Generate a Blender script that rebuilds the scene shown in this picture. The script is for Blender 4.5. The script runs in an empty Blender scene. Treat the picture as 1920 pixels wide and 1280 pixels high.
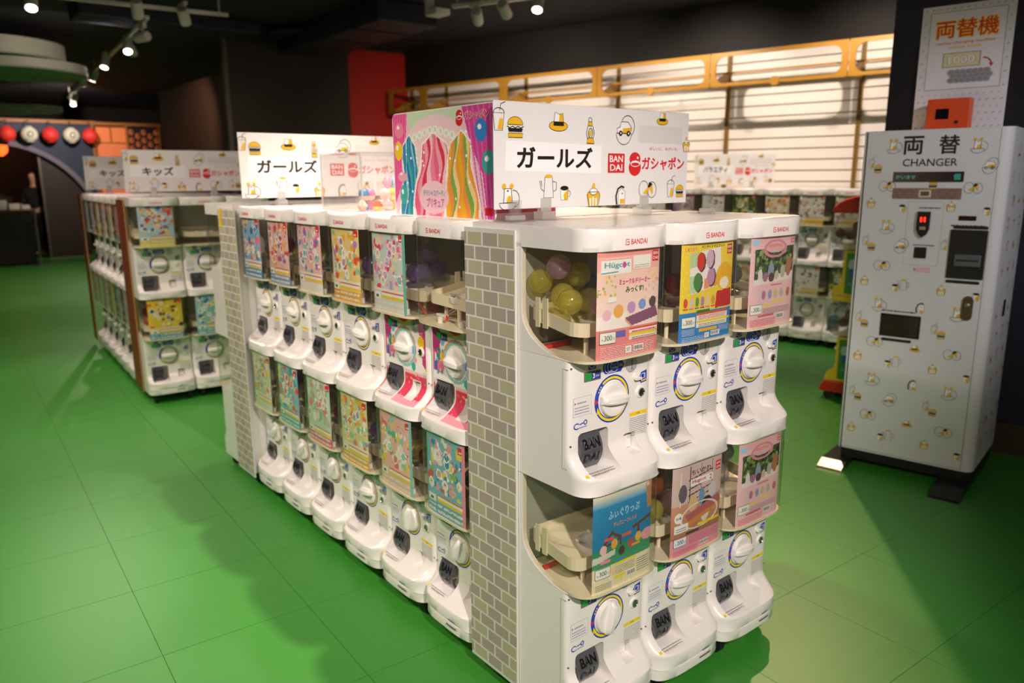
import bpy, bmesh, math, random
import numpy as np
from mathutils import Vector, Matrix
R = math.radians
random.seed(7)
SC = bpy.context.scene
COL = SC.collection

# ------------------------------------------------------------------ camera
CAM = Vector((-1.36646, -1.30597, 1.47688))
PITCH, YAW, ROLL, FPX = 0.211550, 0.673893, -0.006578, 1439.49
fw = Vector((math.sin(YAW)*math.cos(PITCH), math.cos(YAW)*math.cos(PITCH), -math.sin(PITCH)))
rt = fw.cross(Vector((0, 0, 1))).normalized(); up = rt.cross(fw)
rt2 = rt*math.cos(ROLL) + up*math.sin(ROLL); up2 = up*math.cos(ROLL) - rt*math.sin(ROLL)
cd = bpy.data.cameras.new('camera'); co = bpy.data.objects.new('camera', cd); COL.objects.link(co)
co.matrix_world = Matrix(((rt2.x, up2.x, -fw.x, CAM.x), (rt2.y, up2.y, -fw.y, CAM.y), (rt2.z, up2.z, -fw.z, CAM.z), (0, 0, 0, 1)))
cd.sensor_width = 36.0; cd.lens = 36.0*FPX/1920.0; cd.clip_start = 0.02; cd.clip_end = 100
cd.dof.use_dof = True; cd.dof.focus_distance = 1.95; cd.dof.aperture_fstop = 2.8
SC.camera = co

# ------------------------------------------------------------------ world, exposure, large lights
w = bpy.data.worlds.new('world'); SC.world = w; w.use_nodes = True
w.node_tree.nodes['Background'].inputs[0].default_value = (1.0, 0.86, 0.74, 1)
w.node_tree.nodes['Background'].inputs[1].default_value = 0.11
SC.view_settings.view_transform = 'Standard'; SC.view_settings.look = 'None'
SC.view_settings.exposure = 0.55; SC.view_settings.gamma = 1.0; SC.view_settings.use_curve_mapping = False
SC.cycles.use_denoising = True
SC.cycles.max_bounces = 8; SC.cycles.transparent_max_bounces = 16; SC.cycles.caustics_reflective = False; SC.cycles.caustics_refractive = False
WARM = (1.0, 0.83, 0.71)
def spot(loc, target, watts, cone=70, blend=0.6, size=0.05, col=WARM):
    l = bpy.data.lights.new('spot_lamp_light', 'SPOT'); l.energy = watts; l.color = col
    l.spot_size = R(cone); l.spot_blend = blend; l.shadow_soft_size = size
    o = bpy.data.objects.new('spot_lamp_light', l); COL.objects.link(o); o.location = loc
    o.rotation_euler = (Vector(target)-Vector(loc)).to_track_quat('-Z', 'Y').to_euler()
    return o
TH = R(-12.0)
WN = Vector((math.cos(TH), -math.sin(TH), 0)); WT = Vector((math.sin(TH), math.cos(TH), 0))
def WP(s, k, z): return WT*s + WN*k + Vector((0, 0, z))
# ceiling spots of the shop plus added fill lamps (fixtures in the ceiling section)
LAMPS = [  # location, target, watts, cone, soft size, colour
    ((0.28, 1.25, 2.85), (0.10, 1.25, 0.0), 190, 80, 0.03, WARM),
    ((0.42, 2.75, 2.85), (0.0, 2.3, 0.0), 42, 84, 0.03, WARM),
    ((-2.1, 0.9, 2.85), (-0.3, 1.75, 0.6), 120, 80, 0.06, WARM),
    ((-2.2, 2.9, 2.85), (-0.3, 2.6, 0.3), 110, 84, 0.06, WARM),
    ((-1.35, -2.7, 2.85), (0.2, 0.0, 0.8), 340, 44, 0.06, (1.0, 0.89, 0.83)),
    ((-2.7, -2.2, 2.85), (0.1, 0.1, 0.6), 95, 70, 0.06, (1.0, 0.87, 0.76)),  # fill lamp added behind the camera to brighten the near machines
    ((3.55, 1.62, 2.92), (1.7, 0.55, 0.0), 150, 88, 0.03, (1.0, 0.68, 0.38)),
    ((0.7, -2.5, 2.85), (2.5, 0.40, 1.25), 125, 30, 0.05, (0.96, 0.92, 1.0)),  # narrow cool spot added only to brighten the change machine
    ((-1.5, 5.2, 2.92), (-0.6, 5.4, 0.0), 90, 95, 0.05, WARM),
    ((-0.9, 2.9, 2.92), (0.15, 4.1, 0.7), 70, 75, 0.05, WARM),
    (tuple(WP(0.9, 4.35, 2.95)), tuple(WP(0.9, 5.6, 1.5)), 75, 110, 0.025, WARM),
    (tuple(WP(2.4, 4.35, 2.95)), tuple(WP(2.4, 5.6, 1.5)), 75, 110, 0.025, WARM),
]
TRACK_HEADS = [  # location of the lens, aim, watts (0 = seen from behind or switched off), cone
    ((-0.30, 5.94, 2.75), (-0.75, 4.2, 0.0), 70, 90), ((0.47, 5.94, 2.77), (0.9, 7.4, 1.2), 20, 90), ((0.86, 5.96, 2.77), (1.7, 7.5, 1.3), 20, 80),
    ((0.66, 6.9, 2.77), (-0.25, 8.6, 2.65), 30, 70), ((0.79, 7.74, 2.75), (0.45, 6.3, 0.8), 25, 80), ((0.92, 8.0, 2.77), (1.75, 9.0, 1.9), 60, 80), ((0.85, 9.19, 2.75), (-0.1, 8.2, 0.0), 120, 95), ((1.04, 10.9, 2.77), (0.1, 11.6, 0.2), 120, 95), ((1.08, 11.6, 2.77), (1.7, 12.5, 1.0), 10, 80), ((1.22, 13.3, 2.75), (1.2, 15.6, 2.1), 150, 95), ((1.38, 14.3, 2.72), (1.0, 13.2, 0.2), 40, 90),
    ((2.74, 4.26, 2.74), tuple(WP(5.0, 5.6, 1.6)), 85, 95), ((2.84, 3.98, 2.76), tuple(WP(4.0, 5.6, 1.7)), 70, 95), ((2.90, 3.69, 2.76), (1.9, 2.9, 0.6), 40, 90),
]
for loc, tg, wt, cone in TRACK_HEADS: LAMPS.append((loc, tg, wt, cone, 0.03, WARM))
for loc, tg, wt, cone, sz, col in LAMPS:
    spot(loc, tg, wt, cone, 0.8, sz, col)

# ------------------------------------------------------------------ helpers
def lin(c):
    if isinstance(c, str):
        c = [int(c[i:i+2], 16)/255 for i in (0, 2, 4)]
    return tuple(v/12.92 if v <= 0.04045 else ((v+0.055)/1.055)**2.4 for v in c)
MATS = {}
def mat(name, col='ffffff', rough=0.5, metal=0.0, emit=None, estr=0.0, noise=0.0, nscale=20.0, bump=0.0, bscale=200.0, spec=0.5, coat=0.0):
    if name in MATS: return MATS[name]
    m = bpy.data.materials.new(name); m.use_nodes = True; nt = m.node_tree; b = nt.nodes['Principled BSDF']
    c = lin(col) + (1,)
    b.inputs['Base Color'].default_value = c; b.inputs['Roughness'].default_value = rough; b.inputs['Metallic'].default_value = metal
    b.inputs['Specular IOR Level'].default_value = spec
    if coat: b.inputs['Coat Weight'].default_value = coat
    if noise or bump:
        g = nt.nodes.new('ShaderNodeNewGeometry')
    if noise:
        n = nt.nodes.new('ShaderNodeTexNoise'); n.inputs['Scale'].default_value = nscale; n.inputs['Detail'].default_value = 6
        nt.links.new(g.outputs['Position'], n.inputs['Vector'])
        mx = nt.nodes.new('ShaderNodeMix'); mx.data_type = 'RGBA'
        mx.inputs[6].default_value = tuple(v*(1-noise) for v in c[:3])+(1,); mx.inputs[7].default_value = tuple(min(1, v*(1+noise)) for v in c[:3])+(1,)
        nt.links.new(n.outputs['Fac'], mx.inputs[0]); nt.links.new(mx.outputs[2], b.inputs['Base Color'])
    if bump:
        n2 = nt.nodes.new('ShaderNodeTexNoise'); n2.inputs['Scale'].default_value = bscale
        nt.links.new(g.outputs['Position'], n2.inputs['Vector'])
        bp = nt.nodes.new('ShaderNodeBump'); bp.inputs['Strength'].default_value = bump; bp.inputs['Distance'].default_value = 0.002
        nt.links.new(n2.outputs['Fac'], bp.inputs['Height']); nt.links.new(bp.outputs['Normal'], b.inputs['Normal'])
    if emit:
        b.inputs['Emission Color'].default_value = lin(emit)+(1,); b.inputs['Emission Strength'].default_value = estr
    MATS[name] = m; return m
def clear_mat(name, tint='ffffff', alpha=0.0, rough=0.03, ior=1.45):
    """thin clear plastic: straight-through transparency with a Fresnel gloss and a little body colour"""
    if name in MATS: return MATS[name]
    m = bpy.data.materials.new(name); m.use_nodes = True; nt = m.node_tree; nt.nodes.clear()
    out = nt.nodes.new('ShaderNodeOutputMaterial'); tr = nt.nodes.new('ShaderNodeBsdfTransparent'); tr.inputs[0].default_value = (tuple(v**.45 for v in lin(tint)) if alpha > .2 else lin(tint))+(1,)
    gl = nt.nodes.new('ShaderNodeBsdfGlossy'); gl.inputs['Roughness'].default_value = rough
    lw_ = nt.nodes.new('ShaderNodeLayerWeight'); lw_.inputs[0].default_value = 0.5
    pw = nt.nodes.new('ShaderNodeMath'); pw.operation = 'POWER'; pw.inputs[1].default_value = 4.0; nt.links.new(lw_.outputs['Facing'], pw.inputs[0])
    fr = nt.nodes.new('ShaderNodeMath'); fr.operation = 'MULTIPLY_ADD'; fr.inputs[1].default_value = 0.9; fr.inputs[2].default_value = 0.045; nt.links.new(pw.outputs[0], fr.inputs[0])
    mx = nt.nodes.new('ShaderNodeMixShader'); nt.links.new(fr.outputs[0], mx.inputs[0])
    src = tr
    if alpha:
        df = nt.nodes.new('ShaderNodeBsdfDiffuse'); df.inputs[0].default_value = lin(tint)+(1,)
        tl = nt.nodes.new('ShaderNodeBsdfTranslucent'); tl.inputs[0].default_value = lin(tint)+(1,)
        m0 = nt.nodes.new('ShaderNodeMixShader'); m0.inputs[0].default_value = 0.5; nt.links.new(df.outputs[0], m0.inputs[1]); nt.links.new(tl.outputs[0], m0.inputs[2])
        m1 = nt.nodes.new('ShaderNodeMixShader'); m1.inputs[0].default_value = alpha
        nt.links.new(tr.outputs[0], m1.inputs[1]); nt.links.new(m0.outputs[0], m1.inputs[2]); src = m1
    nt.links.new(src.outputs[0], mx.inputs[1]); nt.links.new(gl.outputs[0], mx.inputs[2]); nt.links.new(mx.outputs[0], out.inputs[0])
    MATS[name] = m; return m
def print_mat(name, rough=0.4):
    """flat print: colours come from the face attribute 'Print'"""
    if name in MATS: return MATS[name]
    m = bpy.data.materials.new(name); m.use_nodes = True; nt = m.node_tree; b = nt.nodes['Principled BSDF']
    a = nt.nodes.new('ShaderNodeAttribute'); a.attribute_name = 'Print'
    nt.links.new(a.outputs['Color'], b.inputs['Base Color']); b.inputs['Roughness'].default_value = rough
    MATS[name] = m; return m

class MB:
    """collects verts / faces with a material index"""
    def __init__(s): s.v = []; s.f = []; s.m = []
    def add(s, vs, fs, mi=0):
        o = len(s.v); s.v += [tuple(v) for v in vs]; s.f += [tuple(i+o for i in f) for f in fs]; s.m += [mi]*len(fs); return s
    def box(s, x0, x1, y0, y1, z0, z1, mi=0, mp=None):
        vs = [(x, y, z) for z in (z0, z1) for y in (y0, y1) for x in (x0, x1)]
        if mp: vs = [mp(*v) for v in vs]
        return s.add(vs, [(0, 2, 3, 1), (4, 5, 7, 6), (0, 1, 5, 4), (2, 6, 7, 3), (0, 4, 6, 2), (1, 3, 7, 5)], mi)
    def cyl(s, c, ax, r, h, n=20, r2=None, mi=0, cap=True):
        ax = Vector(ax).normalized(); a = ax.orthogonal().normalized(); b = ax.cross(a); c = Vector(c); r2 = r if r2 is None else r2
        vs = []
        for k in range(n):
            d = a*math.cos(2*math.pi*k/n)+b*math.sin(2*math.pi*k/n); vs += [c+d*r, c+ax*h+d*r2]
        fs = [(2*k, 2*((k+1) % n), 2*((k+1) % n)+1, 2*k+1) for k in range(n)]
        if cap: fs += [tuple(2*k for k in range(n))[::-1], tuple(2*k+1 for k in range(n))]
        return s.add(vs, fs, mi)
    def lathe(s, prof, c=(0, 0, 0), n=24, mi=0, ax=(0, 0, 1)):
        ax = Vector(ax).normalized(); a = ax.orthogonal().normalized(); b = ax.cross(a); c = Vector(c); vs = []; fs = []
        for r, z in prof:
            for k in range(n):
                vs.append(c+ax*z+(a*math.cos(2*math.pi*k/n)+b*math.sin(2*math.pi*k/n))*r)
        for i in range(len(prof)-1):
            for k in range(n):
                k2 = (k+1) % n; fs.append((i*n+k, i*n+k2, (i+1)*n+k2, (i+1)*n+k))
        fs += [tuple(range(n))[::-1], tuple((len(prof)-1)*n+k for k in range(n))]
        return s.add(vs, fs, mi)
    def loft(s, rings, mi=0, capb=True, capt=True, closed=True):
        n = len(rings[0]); vs = [p for r in rings for p in r]; fs = []
        for i in range(len(rings)-1):
            for k in range(n if closed else n-1):
                k2 = (k+1) % n; fs.append((i*n+k, i*n+k2, (i+1)*n+k2, (i+1)*n+k))
        if capb: fs.append(tuple(range(n))[::-1])
        if capt: fs.append(tuple((len(rings)-1)*n+k for k in range(n)))
        return s.add(vs, fs, mi)
    def prism(s, pts, mp, h0, h1, mi=0):
        """polygon pts (a,b) extruded from h0 to h1; mp(a,b,h)->xyz"""
        n = len(pts); vs = [mp(a, b, h0) for a, b in pts]+[mp(a, b, h1) for a, b in pts]
        return s.add(vs, [tuple(range(n))[::-1], tuple(range(n, 2*n))]+[(k, (k+1) % n, n+(k+1) % n, n+k) for k in range(n)], mi)
    def tube(s, pts, r, n=8, mi=0):
        pts = [Vector(p) for p in pts]; rings = []
        for i, p in enumerate(pts):
            t = (pts[min(i+1, len(pts)-1)]-pts[max(i-1, 0)]).normalized(); a = t.orthogonal().normalized(); b = t.cross(a)
            if i and (a.dot(pa) < 0.2): a = (pa-t*pa.dot(t)).normalized(); b = t.cross(a)
            pa = a; rr = r[i] if isinstance(r, (list, tuple)) else r
            rings.append([p+(a*math.cos(2*math.pi*k/n)+b*math.sin(2*math.pi*k/n))*rr for k in range(n)])
        return s.loft(rings, mi)
    def mesh(s, name, mats, smooth=False, fix=True):
        me = bpy.data.meshes.new(name); me.from_pydata(s.v, [], s.f)
        if not isinstance(mats, (list, tuple)): mats = [mats]
        for m in mats: me.materials.append(m)
        if len(mats) > 1: me.polygons.foreach_set('material_index', s.m)
        if fix:
            bm = bmesh.new(); bm.from_mesh(me); bmesh.ops.remove_doubles(bm, verts=bm.verts, dist=1e-6); bmesh.ops.recalc_face_normals(bm, faces=bm.faces); bm.to_mesh(me); bm.free()
        me.validate()
        if smooth:
            me.polygons.foreach_set('use_smooth', [True]*len(me.polygons))
            try: me.set_sharp_from_angle(angle=R(smooth if smooth is not True else 40))
            except Exception: pass
        return me
def obj(name, me, parent=None, loc=None, rot=None, label=None, cat=None, group=None, kind=None, scale=None):
    o = bpy.data.objects.new(name, me); COL.objects.link(o)
    if parent is not None: o.parent = parent
    if loc is not None: o.location = loc
    if rot is not None: o.rotation_euler = rot
    if scale is not None: o.scale = scale
    if label: o['label'] = label
    if cat: o['category'] = cat
    if group: o['group'] = group
    if kind: o['kind'] = kind
    return o
def thing(name, label, cat, loc=(0, 0, 0), rz=0.0, group=None):
    return obj(name, None, None, loc, (0, 0, rz), label, cat, group)
def bevel(me, wd=0.003, seg=2):
    bm = bmesh.new(); bm.from_mesh(me)
    bmesh.ops.bevel(bm, geom=[e for e in bm.edges if e.is_manifold and e.calc_face_angle(0) > 0.5], offset=wd, segments=seg, profile=0.5, affect='EDGES', clamp_overlap=True)
    bm.to_mesh(me); bm.free(); return me

# ---- text as flat geometry
TXT = {}
def text2d(s, bold=0.0):
    """(verts, faces) of a string, unit font size, centred on its bounding box; also width, height"""
    key = (s, bold)
    if key in TXT: return TXT[key]
    cu = bpy.data.curves.new('text', 'FONT'); cu.body = s; cu.size = 1.0; cu.resolution_u = 3; cu.offset = bold; cu.align_x = 'CENTER'; cu.space_line = 0.8
    o = bpy.data.objects.new('text', cu); COL.objects.link(o)
    bpy.context.view_layer.update()
    me = bpy.data.meshes.new_from_object(o.evaluated_get(bpy.context.evaluated_depsgraph_get()))
    vs = [tuple(v.co)[:2] for v in me.vertices]; fs = [tuple(p.vertices) for p in me.polygons]
    COL.objects.unlink(o); bpy.data.objects.remove(o); bpy.data.curves.remove(cu); bpy.data.meshes.remove(me)
    if vs:
        xs = [v[0] for v in vs]; ys = [v[1] for v in vs]; cx = (min(xs)+max(xs))/2; cy = (min(ys)+max(ys))/2
        vs = [(x-cx, y-cy) for x, y in vs]; TXT[key] = (vs, fs, max(xs)-min(xs), max(ys)-min(ys))
    else: TXT[key] = ([], [], 1, 1)
    return TXT[key]
def text_into(mb, s, cx, cz, h, mp, bold=0.0, width=None, mi=0, off=0.0, slant=0.0):
    """write s at (cx,cz) with glyph height h (or fitted to width) through mp(x,z,off)"""
    vs, fs, tw, th = text2d(s, 0.0); tw += 2*bold; th += 2*bold; k = h/th; kx = (width/tw) if width else k
    sh = [(0, 0)]+([(bold*.9*math.cos(a*math.pi/4), bold*.9*math.sin(a*math.pi/4)) for a in range(8)] if bold > .005 else [])   # thick strokes: the glyph laid over itself
    for i, (dx, dy) in enumerate(sh):
        mb.add([mp(cx+(x+dx)*kx+slant*y*k, cz+(y+dy)*k, off+2e-6*i) for x, y in vs], fs, mi)
def plane_map(y0): return lambda x, z, o=0.0: (x, y0-o, z)

# ---- flat shapes for prints and doodles (drawn through a map)
def ring_pts(cx, cz, rx, rz, n=20, a0=0.0, a1=2*math.pi, closed=True):
    m = n if closed else n+1
    return [(cx+rx*math.cos(a0+(a1-a0)*k/n), cz+rz*math.sin(a0+(a1-a0)*k/n)) for k in range(m)]
def rrect(x0, x1, z0, z1, r, n=5):
    p = []
    for cx, cz, a in ((x1-r, z1-r, 0), (x0+r, z1-r, 90), (x0+r, z0+r, 180), (x1-r, z0+r, 270)):
        for k in range(n+1): t = R(a+90*k/n); p.append((cx+r*math.cos(t), cz+r*math.sin(t)))
    return p
class Flat:
    """stacked flat coloured shapes; each new shape lies a hair above the one before"""
    def __init__(s, mp, step=0.00012, o0=0.0, cut=None): s.mb = MB(); s.mp = mp; s.o = o0; s.st = step; s.cut = cut
    def poly(s, pts, mi):
        s.o += s.st
        if s.cut is None: s.mb.add([s.mp(a, b, s.o) for a, b in pts], [tuple(range(len(pts)))], mi); return
        x0, x1 = min(p[0] for p in pts), max(p[0] for p in pts); n = max(1, int(math.ceil((x1-x0)/s.cut)))   # strips that follow a curved sheet
        for k in range(n):
            q = pts
            for lim, sg in ((x0+(x1-x0)*k/n, 1), (x0+(x1-x0)*(k+1)/n, -1)):
                o = []
                for i in range(len(q)):
                    p, r = q[i-1], q[i]; dp, dr = sg*(p[0]-lim), sg*(r[0]-lim)
                    if (dp < 0) != (dr < 0): t = dp/(dp-dr); o.append((lim, p[1]+t*(r[1]-p[1])))
                    if dr >= 0: o.append(r)
                q = o
                if len(q) < 3: break
            if len(q) >= 3: s.mb.add([s.mp(a, b, s.o) for a, b in q], [tuple(range(len(q)))], mi)
    def line(s, pts, wd, mi, closed=False):
        s.o += s.st; vs = []
        if s.cut and not closed: pts = [(pts[i][0]+(pts[i+1][0]-pts[i][0])*k/6, pts[i][1]+(pts[i+1][1]-pts[i][1])*k/6) for i in range(len(pts)-1) for k in range(6)]+[pts[-1]]
        n = len(pts)
        for i, (a, b) in enumerate(pts):
            p = pts[(i-1) % n] if (closed or i) else pts[i]; q = pts[(i+1) % n] if (closed or i < n-1) else pts[i]
            dx, dz = q[0]-p[0], q[1]-p[1]; l = math.hypot(dx, dz) or 1; nx, nz = -dz/l*wd/2, dx/l*wd/2
            vs += [s.mp(a+nx, b+nz, s.o), s.mp(a-nx, b-nz, s.o)]
        s.mb.add(vs, [(2*k, 2*((k+1) % n), 2*((k+1) % n)+1, 2*k+1) for k in range(n if closed else n-1)], mi)
    def ell(s, cx, cz, rx, rz, mi, n=18): s.poly(ring_pts(cx, cz, rx, rz, n), mi)
    def oell(s, cx, cz, rx, rz, wd, mi, n=20): s.line(ring_pts(cx, cz, rx, rz, n), wd, mi, True)
    def text(s, t, cx, cz, h, mi, bold=0.0, width=None, slant=0.0): s.o += s.st; text_into(s.mb, t, cx, cz, h, s.mp, bold, width, mi, s.o, slant)
    def dashes(s, x0, x1, z0, z1, rows, mi, rnd, fill=0.55):
        """illegible small print: rows of short dashes"""
        s.o += s.st; dz = (z1-z0)/rows
        for r in range(rows):
            z = z1-dz*(r+0.5); x = x0
            while x < x1:
                l = min(rnd.uniform(0.03, 0.12)*(x1-x0), x1-x)
                s.mb.add([s.mp(x, z-dz*fill/2, s.o), s.mp(x+l, z-dz*fill/2, s.o), s.mp(x+l, z+dz*fill/2, s.o), s.mp(x, z+dz*fill/2, s.o)], [(0, 1, 2, 3)], mi); x += l+0.02*(x1-x0)
    def mesh(s, name, mats): return s.mb.mesh(name, mats, fix=False)

# ---- colour prints rasterised onto a fine grid of faces
class Canvas:
    def __init__(s, w, h, bg):
        s.w, s.h = w, h; s.a = np.zeros((h, w, 3)); s.a[:] = lin(bg)
        s.X, s.Y = np.meshgrid((np.arange(w)+.5)/w, (np.arange(h)+.5)/h)      # Y runs down
    def put(s, m, c): s.a[m] = lin(c)
    def rect(s, x0, y0, x1, y1, c): s.put((s.X > x0) & (s.X < x1) & (s.Y > y0) & (s.Y < y1), c)
    def ell(s, cx, cy, rx, ry, c): s.put(((s.X-cx)/rx)**2+((s.Y-cy)/ry)**2 < 1, c)
    def ringe(s, cx, cy, rx, ry, t, c):
        d = ((s.X-cx)/rx)**2+((s.Y-cy)/ry)**2; s.put((d < 1) & (d > (1-t)**2), c)
    def poly(s, pts, c):
        m = np.zeros_like(s.X, bool); n = len(pts)
        for i in range(n):
            (x1, y1), (x2, y2) = pts[i], pts[(i+1) % n]
            if y1 != y2:
                m ^= ((s.Y > y1) != (s.Y > y2)) & (s.X < (x2-x1)*(s.Y-y1)/(y2-y1)+x1)
        s.put(m, c)
    def band(s, fn, c): s.put(fn(s.X, s.Y), c)
    def grad(s, y0, y1, c0, c1):
        t = np.clip((s.Y-y0)/(y1-y0), 0, 1)[..., None]; m = (s.Y >= y0) & (s.Y <= y1); g = np.array(lin(c0))*(1-t)+np.array(lin(c1))*t; s.a[m] = g[m]
    def speck(s, x0, y0, x1, y1, cols, n, r, rnd):
        for _ in range(n): s.ell(rnd.uniform(x0, x1), rnd.uniform(y0, y1), r*rnd.uniform(.6, 1.4)*s.h/s.w, r*rnd.uniform(.6, 1.4), rnd.choice(cols))
    def lines(s, x0, y0, x1, y1, rows, c, rnd):
        dy = (y1-y0)/rows
        for r in range(rows):
            x = x0
            while x < x1:
                l = rnd.uniform(.05, .25)*(x1-x0); s.rect(x, y0+dy*(r+.2), min(x+l, x1), y0+dy*(r+.75), c); x += l+.04*(x1-x0)
    def mesh(s, name, mp, x0, x1, z0, z1, m):
        xs = np.linspace(x0, x1, s.w+1); zs = np.linspace(z1, z0, s.h+1)
        vs = [mp(x, z, 0.0) for z in zs for x in xs]; W = s.w+1
        fs = [(j*W+i, (j+1)*W+i, (j+1)*W+i+1, j*W+i+1) for j in range(s.h) for i in range(s.w)]
        me = bpy.data.meshes.new(name); me.from_pydata(vs, [], fs); me.materials.append(m)
        at = me.attributes.new('Print', 'FLOAT_COLOR', 'FACE'); c = np.ones((s.h*s.w, 4)); c[:, :3] = s.a.reshape(-1, 3); at.data.foreach_set('color', c.ravel())
        me.update(); return me

# ------------------------------------------------------------------ materials
M_white = mat('white_plastic', 'eee9e4', 0.22, coat=0.3)
M_whitem = mat('white_matte', 'ece8e4', 0.5)
M_cream = mat('cream_plastic', 'e9dcbd', 0.35)
M_grey = mat('grey_plastic', '8d8a84', 0.5)
M_dark = mat('dark_plastic', '1d1d20', 0.35)
M_black = mat('black', '0c0c0d', 0.5)
M_ink = mat('black_ink', '17140f', 0.55)
M_door = mat('smoked_plastic', '515157', 0.14)
M_doortxt = mat('smoked_lettering', '0c0c0e', 0.35)
M_blue = mat('sticker_blue', '1b3fb0', 0.4)
M_yel = mat('sticker_yellow', 'f2d312', 0.4)
M_red = mat('print_red', 'd8262b', 0.45)
M_green = mat('display_green', '1f8a3a', 0.4, emit='1f9a3a', estr=0.15)
M_mid = mat('fine_print_grey', '7d7a78', 0.6)
M_chrome = mat('chrome', 'c8c6c2', 0.15, 1.0)
M_steel = mat('steel', '9a9690', 0.35, 0.9)
M_rubber = mat('caster_rubber', '161616', 0.6)
M_clear = clear_mat('clear_cover', 'fafaf6', 0.02)
M_acryl = clear_mat('clear_acrylic', 'fafafa', 0.06)
M_print = print_mat('poster_print', 0.35)
M_gold = mat('yellow_ink', 'e8b41c', 0.5)
M_paper = mat('paper_white', 'f4f2ee', 0.5)
M_lblue = mat('sticker_pale_blue', 'c9d2ea', 0.5)
M_pgreen = mat('price_green', '2f6b3a', 0.5)
M_teal = mat('title_teal', '5fa3b4', 0.5)
M_dbrown = mat('dark_brown', '2a1c14', 0.55, noise=0.25, nscale=8)
M_navy = mat('navy_paint', '12142a', 0.6)

# ------------------------------------------------------------------ setting: floor
M_floor = mat('green_vinyl', '3a8a2e', 0.38, noise=0.14, nscale=260, bump=0.15, bscale=700, spec=0.65)
M_seam = mat('tile_seam', '24501f', 0.7)
floor = obj('floor', MB().box(-4.6, 7.5, -3.2, 19.0, -0.10, -0.003).mesh('floor_base', M_seam), kind='structure')
TS, TA = 0.48, R(-2.5)
tm = MB().box(-TS/2+.0008, TS/2-.0008, -TS/2+.0008, TS/2-.0008, -0.003, 0.0).mesh('floor_tile', M_floor)
c0 = Vector((-0.86, 1.565, 0)); ex = Vector((math.cos(TA), math.sin(TA), 0)); ey = Vector((-math.sin(TA), math.cos(TA), 0))
cells = []
for i in range(-9, 17):
    for j in range(-9, 37):
        p = c0+ex*((i+.5)*TS)+ey*((j+.5)*TS)
        if not (-4.3 < p.x < 7.2 and -2.9 < p.y < 18.6): continue
        d = p-CAM; dep = d.dot(fw)
        vis = dep > 0.3 and abs(d.dot(rt))/dep < 0.75 and -d.dot(up)/dep < 0.55
        cells.append((0 if vis else 1, d.length, p))
cells.sort(key=lambda c: c[:2])
for k, (v, dd, p) in enumerate(cells[:290]): obj('tile', tm, floor, p, (0, 0, TA))
rest = MB()
for v, dd, p in cells[290:]:
    q = [p+ex*a+ey*b for a, b in ((-TS/2+.0008, -TS/2+.0008), (TS/2-.0008, -TS/2+.0008), (TS/2-.0008, TS/2-.0008), (-TS/2+.0008, TS/2-.0008))]
    rest.add([tuple(x) for x in q], [(0, 1, 2, 3)])
obj('tile_field', rest.mesh('tile_field', M_floor, fix=False), floor, kind='stuff')

# ------------------------------------------------------------------ setting: walls and ceiling
CZ = 3.06
M_ceil = mat('ceiling_navy', '0d0d1c', 0.8)
obj('ceiling', MB().box(-4.6, 7.5, -3.2, 19.0, CZ, CZ+.1).mesh('ceiling', M_ceil), kind='structure')
M_bulk = mat('bulkhead_black', '15100d', 0.7)
M_dwall = mat('dark_wall', '2e261d', 0.6, noise=0.2, nscale=5)
M_redw = mat('red_panel', 'bb1e12', 0.5, noise=0.1, nscale=6)
M_slat = mat('slat_white', 'ece4da', 0.32, noise=0.03, nscale=3)
KW, SY = 5.62, 7.50                      # right wall plane, far end
mw = lambda s, k, z: tuple(WP(s, k, z))
wr = obj('wall_right', MB().box(-3.5, SY+.55, KW+.02, KW+.14, 0, 2.60, mp=mw).mesh('wall_right', mat('wall_groove', '6b5c4c', 0.7)), kind='structure')
obj('trim_1', MB().box(-3.5, SY+.55, KW-.03, KW+.14, 2.60, CZ, mp=mw).mesh('bulkhead', M_bulk), kind='structure')
sl = MB().box(-3.5, SY+.50, KW+.005, KW+.02, 0.006, 0.094, mp=mw).mesh('slat', M_slat)
for k in range(15): obj('slat', sl, wr, (0, 0, 1.12+0.0985*k))
BY = 7.69
wb = obj('wall_back', MB().box(1.77, 4.5, BY+.02, BY+.16, 0, CZ).mesh('wall_back', M_dwall), kind='structure')
obj('panel', MB().box(1.79, 3.268, BY, BY+.02, 0.0, 3.02).mesh('dark_panel', M_dwall), wb)
obj('panel', MB().box(3.272, 4.3, BY, BY+.02, 0.0, 3.02).mesh('red_panel', M_redw), wb, label='flat red wall panel')
obj('edge_strip', MB().box(1.75, 1.79, BY-.012, BY+.05, 0, 3.0).mesh('edge_strip', mat('metal_strip', '6a625a', 0.4, 0.4)), wb)
obj('wall_passage', MB().box(1.8, 1.95, BY+.17, 10.55, 0, 2.66).mesh('wall_passage', mat('wood_wall', '3a2418', 0.5, noise=0.2, nscale=6)), kind='structure')
obj('wall_left', MB().box(-4.6, -4.5, -3.2, 19, 0, CZ).mesh('wall_left', M_dwall), kind='structure')
obj('wall_far', MB().box(-4.5, 7.5, 18.6, 18.75, 0, CZ).mesh('wall_far', mat('far_wall', '1c110c', 0.7)), kind='structure')
# navy pillar behind the change machine
obj('wall_pillar', MB().box(-1.7, 0.20, 3.12, 3.9, 0, CZ, mp=mw).mesh('wall_pillar', M_navy), kind='structure')
obj('baseboard_pillar', MB().box(-1.7, 0.205, 3.10, 3.12, 0, 0.17, mp=mw).mesh('baseboard_pillar', mat('skirting_brown', '3a2a16', 0.6, noise=0.5, nscale=30)), kind='structure')
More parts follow.
